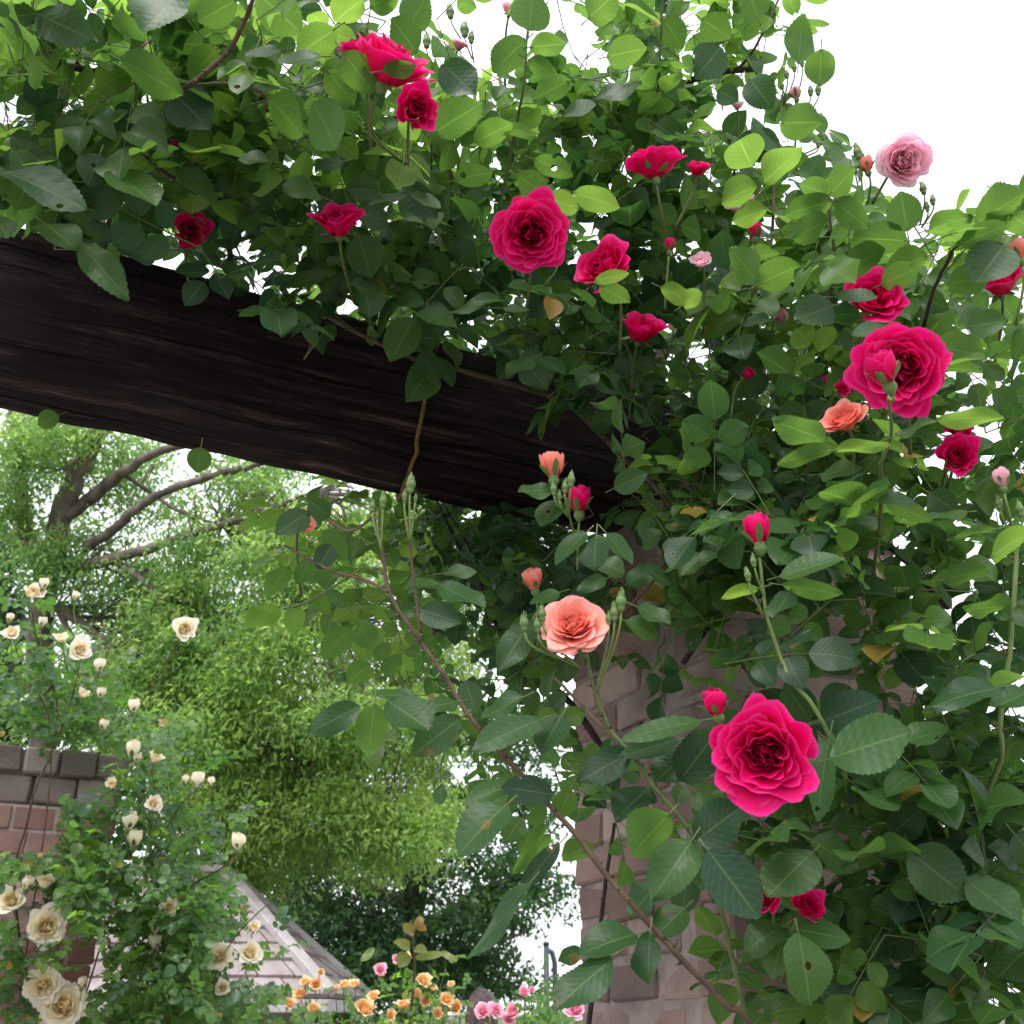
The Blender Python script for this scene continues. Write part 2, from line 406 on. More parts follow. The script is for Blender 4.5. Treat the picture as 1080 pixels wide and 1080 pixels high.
# ------------------------------------------------------------------ leaves
_uk = [0, .08, .2, .35, .48, .6, .72, .84, .93, 1]
_wk = [.12, .54, .85, .99, 1.0, .96, .83, .57, .28, .02]
def leaf_uv(nu, serr):
    u = np.linspace(0, 1, nu); v = np.array([-1, -.52, 0, .52, 1.])
    W = np.interp(u, _uk, _wk)
    if serr:
        z = np.where(np.arange(nu) % 2 == 1, 1.035, 0.975); z[0] = z[-1] = 1
    else: z = np.ones(nu)
    U, V = np.meshgrid(u, v, indexing='ij')
    X = W[:, None] * V
    X[:, 0] *= z; X[:, 4] *= z
    UU = U.copy()
    if serr:
        k = np.where(np.arange(nu) % 2 == 1, 0.016, 0.0)
        UU[:, 0] += k; UU[:, 4] += k
        UU[-1] = 1
    q = []
    for i in range(nu - 1):
        for j in range(4):
            a = i * 5 + j; q.append((a, a + 1, a + 6, a + 5))
    return UU.ravel(), V.ravel(), X.ravel(), np.array(q)
LT = {'lo': leaf_uv(9, False), 'hi': leaf_uv(33, True)}

def leaflet(mb, base, d, nrmv, L, hw, tone, res='lo', fold=None, curl=None, m=0):
    U, V, X, q = LT[res]
    d = nrm(d); n = nrm(nrmv - d * (np.dot(nrmv, d))); x = np.cross(d, n)
    fold = rng.uniform(.12, .45) if fold is None else fold
    curl = rng.uniform(-.05, .38) if curl is None else curl
    ph = rng.uniform(0, 6.3); wv = rng.uniform(.0, .10); tw = rng.normal(0, .22)
    xx = hw * X
    z = fold * np.abs(xx) - curl * L * U ** 2 + wv * L * np.sin(U * 7 + ph) * np.abs(V) + tw * xx * U - .005 * L * np.abs(np.sin(math.pi * 8 * U)) * (np.abs(V) > .3)
    y = L * U * (1 - .25 * curl * U)
    # fold pulls the edges in
    xx = xx * (1 - .3 * fold * fold)
    vs = base + xx[:, None] * x + y[:, None] * d + z[:, None] * n
    a = np.stack([U, V, np.full_like(U, rng.uniform(0, 10 if res == 'lo' else 9.5))], 1)
    mb.add(vs, q, None, a, tone, m)

def compound(mb, base, d, n, L, tone, nl=5, res='lo', stem=1, wid=0.385):
    """one pinnate rose leaf; material 0 blade, 1 stem"""
    d = nrm(d); n = nrm(n - d * (n @ d)); x = np.cross(d, n)
    rl = L * (1.75 if nl == 5 else 2.4)
    droop = rng.uniform(.05, .3)
    f = lambda s: base + d * rl * s - n * droop * rl * s * s * .5
    tube(mb, [f(s) for s in (0, .4, .75, 1.)], [.0009, .0008, .0007, .0005], 3, stem, 0.5, caps=False)
    tips = [(.42, 1), (.42, -1), (.74, 1), (.74, -1)] if nl == 5 else [(.3, 1), (.3, -1), (.55, 1), (.55, -1), (.8, 1), (.8, -1)]
    for s, sg in tips:
        if rng.random() < .05: continue
        a = math.radians(rng.uniform(52, 78))
        dd = d * math.cos(a) + x * sg * math.sin(a) - n * rng.uniform(0, .25)
        nn = n + x * sg * rng.uniform(-.1, .3) + rng.normal(0, .13, 3)
        l = L * (.72 if s < .5 else .86) * rng.uniform(.88, 1.1)
        b = f(s) + dd * .08 * L
        leaflet(mb, b, dd, nn, l, l * wid * rng.uniform(.9, 1.12), tone + rng.normal(0, .05), res)
    dd = d - n * droop * .8 + rng.normal(0, .08, 3)
    l = L * rng.uniform(.95, 1.15)
    leaflet(mb, f(1.) , dd, n + rng.normal(0, .12, 3), l, l * wid * rng.uniform(.95, 1.15), tone + rng.normal(0, .05), res)

# ------------------------------------------------------------------ pergola frame of reference
A25 = math.radians(25.6)
DIR = np.array([math.cos(A25), math.sin(A25), 0]); PERP = np.array([math.sin(A25), -math.cos(A25), 0])  # PERP: towards the camera
P0 = np.array([0.0906, 1.45, 2.2576]); BH = 0.205; BD = 0.153
PIL = (0.15, 0.555, -0.2790, 0.1260)        # along min/max, perp min/max
def beamco(p):
    d = np.asarray(p) - P0
    return d @ DIR, d @ PERP, d[2]
def blocked(p, pad=0.012):
    a, o, z = beamco(p)
    if z < BH + pad and z > -pad and -BD - pad < o < pad and -1.7 < a < .55: return True
    if z < pad and PIL[0] - pad < a < PIL[1] + pad and PIL[2] - pad < o < PIL[3] + pad: return True
    return False

# ------------------------------------------------------------------ blooms
def petal(mb, phi, r0, z0, L, th0, th1, dphi, ruff, f, tip=0.0, cen=(0, 0), nu=9, ns=13, point=0.0):
    U, S = np.meshgrid(np.linspace(0, 1, nu), np.linspace(-1, 1, ns), indexing='ij')
    ue = U * (1 - .02 * S ** 2 - .09 * S ** 4 - .12 * S ** 8 + point * np.maximum(0, .35 - np.abs(S)) + .04 * ruff * np.sin(5 * S + phi * 3))
    g = np.linspace(0, 1.25, 60)
    th = th0 + (th1 - th0) * g + tip * np.maximum(0, g - .62) ** 2 * 6
    rr = r0 + L * np.concatenate([[0], np.cumsum(np.sin(th[:-1]) * (g[1] - g[0]))])
    zz = z0 + L * np.concatenate([[0], np.cumsum(np.cos(th[:-1]) * (g[1] - g[0]))])
    r = np.interp(ue, g, rr); z = np.interp(ue, g, zz)
    wid = .45 + .55 * np.sin(np.minimum(1, ue * 1.7) * math.pi / 2)
    psi = phi + S * dphi / 2 * wid
    p1, p2 = rng.uniform(0, 6.3, 2)
    r = r + L * ruff * (.07 * np.sin(3.2 * S + p1) + .045 * np.sin(7 * S + p2)) * ue ** 2 + L * .05 * S ** 2 * ue
    z = z + L * ruff * (.06 * np.sin(4 * S + p2)) * ue ** 2 - L * .04 * S ** 4
    x = cen[0] + r * np.cos(psi); y = cen[1] + r * np.sin(psi)
    q = []
    for i in range(nu - 1):
        for j in range(ns - 1):
            a = i * ns + j; q.append((a, a + ns, a + ns + 1, a + 1))
    k = x.size
    mb.add(np.stack([x.ravel(), y.ravel(), z.ravel()], 1), q, None, np.stack([U.ravel(), S.ravel(), np.full(k, rng.uniform(0, 20))], 1), np.clip(np.full(k, .15 + 1.1 * f), 0, 1))

D = math.radians
def bloom_mesh(name, mat, n=40, open_=1.0, ruff=1.0, cup=0.0, quarters=4, point=0.0):
    mb = MB()
    ga = 2.39996
    ph0 = rng.uniform(0, 6.3)
    qa = rng.uniform(0, 6.3)
    # receptacle that closes the base
    tube(mb, [(0, 0, -.12), (0, 0, -.05), (0, 0, .10), (0, 0, .2)], [.08, .26, .24, .05], 10)
    nh = int(n * .42) if quarters else 0            # heart of folded, quartered petals
    for k in range(nh):
        kq = k % quarters
        a = qa + kq * 2 * math.pi / quarters + rng.normal(0, .25)
        rq = .20 * (k // quarters + 1) / max(1, nh // quarters) + .05 * rng.random()
        cen = (rq * math.cos(a), rq * math.sin(a))
        phi = a + rng.normal(0, .9) + (math.pi if rng.random() < .4 else 0)
        petal(mb, phi, .03 + .09 * rng.random(), .02, rng.uniform(.46, .66) - .12 * cup, D(rng.uniform(-8, 14)), D(rng.uniform(-45, 30)), D(rng.uniform(120, 220)), ruff * 1.5, .05 + .25 * k / nh, tip=rng.uniform(-.2, .8), cen=cen)
    m = n - nh
    for k in range(m):
        f = k / (m - 1)
        g = .22 + .78 * f if quarters else f
        phi = ph0 + k * ga + rng.normal(0, .2)
        r0 = .10 + .20 * g
        th0 = D(6 + 46 * g * open_ - 14 * cup * g)
        th1 = D(-34 + (128 * open_ - 40 * cup) * g ** 1.1) + rng.normal(0, .10)
        L = .50 + .30 * g + .14 * cup * g + rng.normal(0, .03)
        z0 = .06 * (1 - g) - .05
        petal(mb, phi, r0, z0, L, th0, th1, D(155 - 52 * g), ruff * rng.uniform(.8, 1.5), g, tip=rng.uniform(.1, 1.0) * g, point=point * g)
    return mb.mesh(name, mat)

def sepal_mesh(name, hip=.13, L=.55, angle=105, w=.1, mat=None):
    mb = MB()
    pr = [(-.34, .05), (-.30, .10), (-.22, hip), (-.12, hip * .95), (-.05, hip * .8), (.0, hip * .9)]
    tube(mb, [(0, 0, z) for z, r in pr], [r for z, r in pr], 8)
    for k in range(5):
        a = k * 2 * math.pi / 5 + rng.normal(0, .1)
        d = np.array([math.cos(a), math.sin(a), 0]); th = D(angle + rng.normal(0, 14))
        leaflet(mb, d * hip * .8 + np.array([0, 0, -.04]), d * math.sin(th) + ZZ * math.cos(th), d * -math.cos(th) + ZZ * math.sin(th), L * rng.uniform(.8, 1.1), w, 0.3, 'lo', .3, -.3)
    return mb.mesh(name, mat or M['calyx'])

def bud_mesh(name, mat, open_=0.25):
    """pointed bud of wrapped petals, height about 2 (z -.2 .. 1.8), radius .62"""
    mb = MB()
    for k in range(9):
        f = k / 8
        petal(mb, k * 2.4, .10 + .22 * f, -.05, 1.62 - .35 * f * open_ + rng.normal(0, .05), D(30 + 12 * f), D(-34 + 30 * f * open_ * 2), D(200 - 60 * f), .35, f, tip=.5 * open_ * f, nu=8, ns=9, point=.25)
    return mb.mesh(name, mat)

def bud_calyx(name, closed=False):
    mb = MB()
    pr = [(-.75, .10), (-.62, .20), (-.45, .32), (-.28, .36), (-.12, .30), (.0, .33)]
    if closed:
        pr = [(-.75, .10), (-.66, .24), (-.45, .38), (-.25, .40), (-.12, .36), (.1, .52), (.4, .56), (.75, .44), (1.1, .2), (1.35, .07), (1.75, .02)]
    tube(mb, [(0, 0, z) for z, r in pr], [r for z, r in pr], 9)
    for k in range(5):
        a = k * 2 * math.pi / 5
        d = np.array([math.cos(a), math.sin(a), 0])
        if closed:
            leaflet(mb, d * .46 + ZZ * .0, ZZ + d * .12, d, rng.uniform(1.3, 1.9), .24, .4, 'lo', -.5, .28)
        else:
            leaflet(mb, d * .30 - ZZ * .05, ZZ * 1.0 + d * rng.uniform(.75, 1.3), d - ZZ * .2, rng.uniform(1.0, 1.4), .2, .4, 'lo', -.4, .12)
    return mb.mesh(name, M['calyx'])

BM = {}
BM['crimson'] = [bloom_mesh('crimson_bloom', M['crimson'], 66, .97, 1.4, .35), bloom_mesh('crimson_bloom', M['crimson'], 58, .93, 1.35, .38, 3), bloom_mesh('crimson_bloom', M['crimson'], 70, 1.0, 1.4, .25, 5)]
BM['crimson_cup'] = [bloom_mesh('crimson_bloom', M['crimson'], 26, .75, 1.2, .5, 3), bloom_mesh('crimson_bloom', M['crimson'], 28, .85, 1.3, .3, 3)]
BM['salmon'] = [bloom_mesh('salmon_bloom', M['salmon'], 44, 1.0, 1.0, .1, 3, .12)]
BM['coral'] = [bloom_mesh('coral_bloom', M['coral'], 30, .85, 1.0, .4, 3)]
BM['pink'] = [bloom_mesh('pink_bloom', M['pink'], 60, .88, 1.1, .45, 4), bloom_mesh('pink_bloom', M['pink'], 24, .8, 1.1, .3, 3)]
BM['cream'] = [bloom_mesh('cream_bloom', M['cream'], 46, .95, 1.2, .25, 4), bloom_mesh('cream_bloom', M['cream'], 36, .85, 1.1, .35, 3), bloom_mesh('cream_bloom', M['cream'], 22, .65, 1.0, .5, 3)]
BM['orange'] = [bloom_mesh('orange_bloom', M['orange'], 40, .85, 1.3, .45, 3), bloom_mesh('orange_bloom', M['orange'], 34, .75, 1.3, .5, 3)]
BM['rosepink'] = [bloom_mesh('pink_bloom', M['rosepink'], 28, .9, 1.0, .3, 3), bloom_mesh('pink_bloom', M['rosepink'], 22, .7, 1.0, .4, 3)]
BUD = {k: bud_mesh(k + '_bud', M[k], o) for k, o in (('crimson', .3), ('coral', .45), ('salmon', .4), ('pink', .3), ('cream', .35), ('orange', .4), ('rosepink', .3))}
CAL = [sepal_mesh('calyx') for _ in range(3)]
BCAL = bud_calyx('calyx'); BCLOSED = [bud_calyx('closed_bud', True) for _ in range(2)]
BLOCKERS = []      # (px, py, radius, t): where random leaves may not cover a flower

def orient(pos, face, scale, roll=None):
    z = nrm(face); x = nrm(np.cross(z, [.2, .1, .97] if abs(z[2]) < .9 else [1, 0, 0])); y = np.cross(z, x)
    a = rng.uniform(0, 6.28) if roll is None else roll
    x, y = x * math.cos(a) + y * math.sin(a), y * math.cos(a) - x * math.sin(a)
    m = Matrix.Identity(4)
    for i in range(3):
        m[i][0] = x[i] * scale; m[i][1] = y[i] * scale; m[i][2] = z[i] * scale; m[i][3] = pos[i]
    return m

def place(plant, me, name, px, py, dia, t, ax=0., ay=0., roll=None, radius=1.15, world=None, block=True):
    """a flower or bud head of apparent diameter dia px; ax, ay lean its face sideways and upward from straight at the camera"""
    pos = P(px, py, t) if world is None else np.asarray(world)
    v = nrm(CAM - pos)
    face = nrm(v + RT * ax + ZZ * ay)
    sc = dia / 2 * t / FPX / radius
    mw = orient(pos, face, sc, roll)
    o = bpy.data.objects.new(name, me); C.objects.link(o)
    o.parent = plant
    w = Vector(plant['_w'])
    mw.translation -= w
    o.matrix_local = mw
    if block: BLOCKERS.append((px, py, dia * .5, t))
    return o, pos, face, sc

def sub(name, me, parent):
    o = bpy.data.objects.new(name, me); C.objects.link(o); o.parent = parent
    return o

def stem_from(plant, pos, face, sc, length=.12, r=.0016, mat='stem', drop=1.0, sway=0.0, hip=.34, dest=None):
    b = pos - face * sc * hip
    d0 = -face
    if dest is None:
        end = b + nrm(-ZZ * drop * .8 + d0 * .35 + RT * sway + np.array([0, 1.0, 0])) * length * .8
    else: end = np.asarray(dest)
    ln = np.linalg.norm(end - b)
    c1 = b + d0 * ln * .25; c2 = end * .4 + b * .6 + d0 * ln * .12
    s = np.linspace(0, 1, 8)[:, None]
    pts = (1 - s) ** 3 * b + 3 * (1 - s) ** 2 * s * c1 + 3 * (1 - s) * s ** 2 * c2 + s ** 3 * end
    mb = MB(); tube(mb, pts, np.linspace(r, r * 1.25, 8), 6)
    part('flower_stem', mb, M[mat], plant)

def bloom(plant, kind, var, px, py, dia, t, ax=0., ay=.1, roll=None, stem=.12, sway=0., dest=None, radius=1.1):
    me = BM[kind][var % len(BM[kind])]
    o, pos, face, sc = place(plant, me, 'bloom', px, py, dia, t, ax, ay, roll, radius)
    sub('calyx', CAL[var % 3], o)
    if stem or dest is not None: stem_from(plant, pos, face, sc, stem, sway=sway, dest=dest)
    return o

def bud(plant, kind, px, py, h, t, ax=0., ay=3.5, stem=.08, sway=0., dest=None, mat='stem_pale'):
    """opening bud, h = apparent height in px"""
    o, pos, face, sc = place(plant, BUD[kind], 'bud', px, py, h, t, ax, ay, None, 1.0)
    sub('calyx', BCAL, o)
    if stem or dest is not None: stem_from(plant, pos, face, sc, stem, r=.0013, mat=mat, sway=sway, hip=.75, dest=dest)
def gbud(plant, px, py, h, t, ax=0., ay=3.5, stem=.06, sway=0., dest=None, mat='stem_pale'):
    o, pos, face, sc = place(plant, BCLOSED[int(px) % 2], 'closed_bud', px, py, h, t, ax, ay, None, 1.2, block=False)
    if stem or dest is not None: stem_from(plant, pos, face, sc, stem, r=.001, mat=mat, sway=sway, hip=.72, dest=dest)

# ================================================================== SETTING
gm = MB()
ng = 41
gx = np.sinh(np.linspace(-5, 5, ng)) / math.sinh(5) * 900
X, Y = np.meshgrid(gx, gx, indexing='ij')
Zg = np.where(np.hypot(X, Y) > 30, .0, .0)
q = [(i * ng + j, (i + 1) * ng + j, (i + 1) * ng + j + 1, i * ng + j + 1) for i in range(ng - 1) for j in range(ng - 1)]
gm.add(np.stack([X.ravel(), Y.ravel(), Zg.ravel()], 1), q)
g = link('ground', gm.mesh('ground', M['ground']))
g['kind'] = 'structure'; g['label'] = 'flat grass and soil of the rose garden'

pm = MB(); px_, py_ = np.meshgrid(np.linspace(-5, 5, 30), np.linspace(-9, 5.5, 40), indexing='ij')  # unseen pale sheet, added to bounce light up onto the undersides
pq = [(i * 40 + j, (i + 1) * 40 + j, (i + 1) * 40 + j + 1, i * 40 + j + 1) for i in range(29) for j in range(39)]
pm.add(np.stack([px_.ravel(), py_.ravel(), np.full(px_.size, .004)], 1), pq)
bounce_path = link('path', pm.mesh('path', M['path'])); bounce_path['kind'] = 'structure'; bounce_path['label'] = 'unseen pale gravel path added to bounce light up under the pergola'
# ------------------------------------------------------------------ timber beam
mb = MB()
na = 170; per = []
def ring(k): return np.linspace(0, 1, k, endpoint=False)
for s in ring(9): per.append((0, s * BH, 0))           # front face (o=0), going up
for s in ring(7): per.append((-s * BD, BH, 1))
for s in ring(9): per.append((-BD, BH - s * BH, 2))
for s in ring(7): per.append((-BD + s * BD, 0, 3))
per = np.array(per); npz = len(per)
from mathutils import noise as mnoise
al = np.linspace(-1.75, .53, na)
vs = []
for a in al:
    for (o_, z_, k_) in per:
        cx, cz = -BD / 2, BH / 2
        rx, rz = o_ - cx, z_ - cz
        # rounded, worn arrises
        e = (abs(rx) / (BD / 2)) ** 6 * (abs(rz) / (BH / 2)) ** 6
        nn = mnoise.noise(Vector((a * 2.2, o_ * 14, z_ * 14))) * .0035 + mnoise.noise(Vector((a * 9, o_ * 40, z_ * 40))) * .0022
        low = max(0, 1 - z_ / .05) * mnoise.noise(Vector((a * 9.5, 3.1, o_ * 5))) * .006
        k = 1 - .025 * e
        vs.append((a, cx + rx * k + nn * np.sign(rx), cz + rz * k + nn * np.sign(rz) + low))
q = []
for i in range(na - 1):
    for j in range(npz):
        a_ = i * npz + j; b_ = i * npz + (j + 1) % npz
        q.append((a_, b_, b_ + npz, a_ + npz))
vs = np.array(vs); vs[:, 1] *= -1       # local y points away from the camera
c0 = len(vs); vs = np.vstack([vs, [[al[0], BD / 2, BH / 2], [al[-1], BD / 2, BH / 2]]])
tr = []
for j in range(npz):
    tr.append((c0, (j + 1) % npz, j)); tr.append((c0 + 1, (na - 1) * npz + j, (na - 1) * npz + (j + 1) % npz))
mb.add(vs, q, tr)
beam = link('timber_beam', mb.mesh('timber_beam', M['wood']))
beam.location = P0; beam.rotation_euler = (0, 0, A25)
beam['label'] = 'thick dark weathered timber beam resting on the brick pillar under the climbing roses'; beam['category'] = 'beam'

# ------------------------------------------------------------------ rope round the beam
def bp(a, o, z): return P0 + DIR * a + PERP * o + ZZ * z
def on_plane(px, py, o):
    d = P(px, py, 1) - CAM
    return CAM + d * (((P0 + PERP * o - CAM) @ PERP) / (d @ PERP))
r_ = .0055
at_ = beamco(on_plane(452, 405, r_))[0]; ab_ = beamco(on_plane(438, 500, r_))[0]; au_ = beamco(on_plane(420, 521, -BD - r_))[0]
loop = [bp(at_, r_, BH * .62), bp(at_ * .67 + ab_ * .33, r_, BH * .42), bp(at_ * .33 + ab_ * .67, r_, BH * .22), bp(ab_, r_, .010), bp(ab_ + .002, r_ * .4, -r_ - .001), bp(ab_ * .85 + au_ * .15, -.02, -r_ - .003), bp(ab_ * .4 + au_ * .6, -BD * .6, -r_ - .004), bp(au_, -BD - r_, -.002), bp(au_, -BD - r_, BH * .5), bp(at_ - .01, -BD - r_, BH), bp(at_, -BD * .5, BH + r_), bp(at_ + .004, 0, BH + r_), bp(at_ + .002, r_, BH * .9), bp(at_, r_, BH * .62)]
path = smooth_path(loop)
fine = []
for i in range(len(path) - 1):
    for s in np.linspace(0, 1, 6, endpoint=False): fine.append(path[i] * (1 - s) + path[i + 1] * s)
fine.append(path[-1]); fine = np.array(fine)
mb = MB()
tg = np.gradient(fine, axis=0); tg /= np.linalg.norm(tg, axis=1)[:, None] + 1e-9
x = nrm(np.cross(tg[0], DIR)); fr = []
cum = np.concatenate([[0], np.cumsum(np.linalg.norm(np.diff(fine, axis=0), axis=1))])
for i in range(len(fine)):
    x = nrm(x - tg[i] * (x @ tg[i])); fr.append((x, np.cross(tg[i], x)))
for k in range(3):
    pts = []
    for i in range(len(fine)):
        a = cum[i] / .022 * 2 * math.pi + k * 2.094
        pts.append(fine[i] + .0016 * (math.cos(a) * fr[i][0] + math.sin(a) * fr[i][1]))
    tube(mb, pts, .0018, 6)
rope = link('rope', mb.mesh('rope', M['rope']))
rope['label'] = 'tan twisted hemp rope tied round the dark timber beam'; rope['category'] = 'rope'

# ------------------------------------------------------------------ brick pillars
def brick_pillar(name, label, corner, dx, dy, w, top, course, mats, cap=None, group='brick pergola pillars'):
    """corner = near-left ground corner, dx along the face to the right, dy away from the camera"""
    t = thing(name, label, 'pillar', tuple(corner + dx * w / 2 + dy * w / 2), group)
    core = MB(); j = .005
    box(core, corner + dx * j + dy * j, dx * (w - 2 * j), dy * (w - 2 * j), ZZ * (top - .004))
    part('mortar', core, mats[1], t, smooth=False)
    mb = MB(); z = 0.0; k = 0; hb = w / 2
    while z + course * .8 < top:
        h = min(course, top - z) - .008
        for (o, a, b) in ((corner, dx, dy), (corner + dx * w, dy, -dx), (corner + dx * w + dy * w, -dx, -dy), (corner + dy * w, -dy, dx)):
            # two stretchers or stretcher + headers, each face clockwise; depth 0.09
            dep = .085
            cuts = [0, .36, .70, 1.] if k % 2 == 0 else [0, .22, .55, .84, 1.]
            for c0_, c1_ in zip(cuts[:-1], cuts[1:]):
                s0 = c0_ * w + (.005 if c0_ > 0 else 0); s1 = c1_ * w - (.005 if c1_ < 1 else dep + .005)
                if s1 - s0 < .03: continue
                off = rng.normal(0, .0025)
                box(mb, o + a * s0 + b * (-off) + ZZ * (z + .005 + rng.normal(0, .001)), a * (s1 - s0), b * dep, ZZ * h, 0, rng.uniform(0, 1), .004, .0022)
        z += course; k += 1
    part('brickwork', mb, mats[0], t, smooth=False)
    if cap:
        cm = MB()
        for (z0, h, over, n) in cap:
            o = corner - (dx + dy) * over + ZZ * z0; ww = w + 2 * over
            for i in range(n):
                for jx in range(2):
                    box(cm, o + dx * (ww * i / n + .004) + dy * (ww * jx / 2 + .003), dx * (ww / n - .008), dy * (ww / 2 - .006), ZZ * h, 0, rng.uniform(0, 1), .008, .003)
            box(cm, o + dx * .02 + dy * .02 - ZZ * .004, dx * (ww - .04), dy * (ww - .04), ZZ * (h - .004), 0, .1)
        part('coping', cm, mats[2], t, smooth=False)
    return t

c_ = P0 + DIR * PIL[0] + PERP * PIL[3]; c_[2] = 0
brick_pillar('brick_pillar', 'pinkish weathered brick pillar that carries the dark timber beam', c_, DIR, -PERP, .405, P0[2] - .003, .056, (M['brick'], M['mortar'], M['coping']))
rc = P(124, 850, 3.6); rc[2] = 0
ztop = P(60, 783, 3.5)[2]
lp = rc - DIR * .42
brick_pillar('brick_pillar', 'red brick pillar with grey coping among the cream roses', lp, DIR, -PERP, .42, ztop - .19, .082, (M['brick_red'], M['mortar_pale'], M['coping']), [(ztop - .19, .095, .004, 3), (ztop - .093, .09, .022, 4)])

# ================================================================== FOREGROUND ROSES
ground_at = lambda px, py, t: (float(P(px, py, t)[0]), float(P(px, py, t)[1]), 0.0)
G_ = 'climbing roses on the pergola'
rose_beam = thing('climbing_rose', 'crimson climbing rose spread in a thick mass along the top of the dark beam', 'climbing rose', (-.45, 1.75, 0), G_)
rose_pillar = thing('climbing_rose', 'crimson climbing rose covering the pinkish brick pillar on the beam end', 'climbing rose', (.62, 1.30, 0), G_)
rose_salmon = thing('climbing_rose', 'salmon climbing rose with long arching canes in front of the pillar edge', 'climbing rose', (.30, .95, 0), G_)
rose_pink = thing('climbing_rose', 'pale pink climbing rose with small grey-green buds reaching up against the white sky', 'climbing rose', (.75, 1.95, 0), G_)

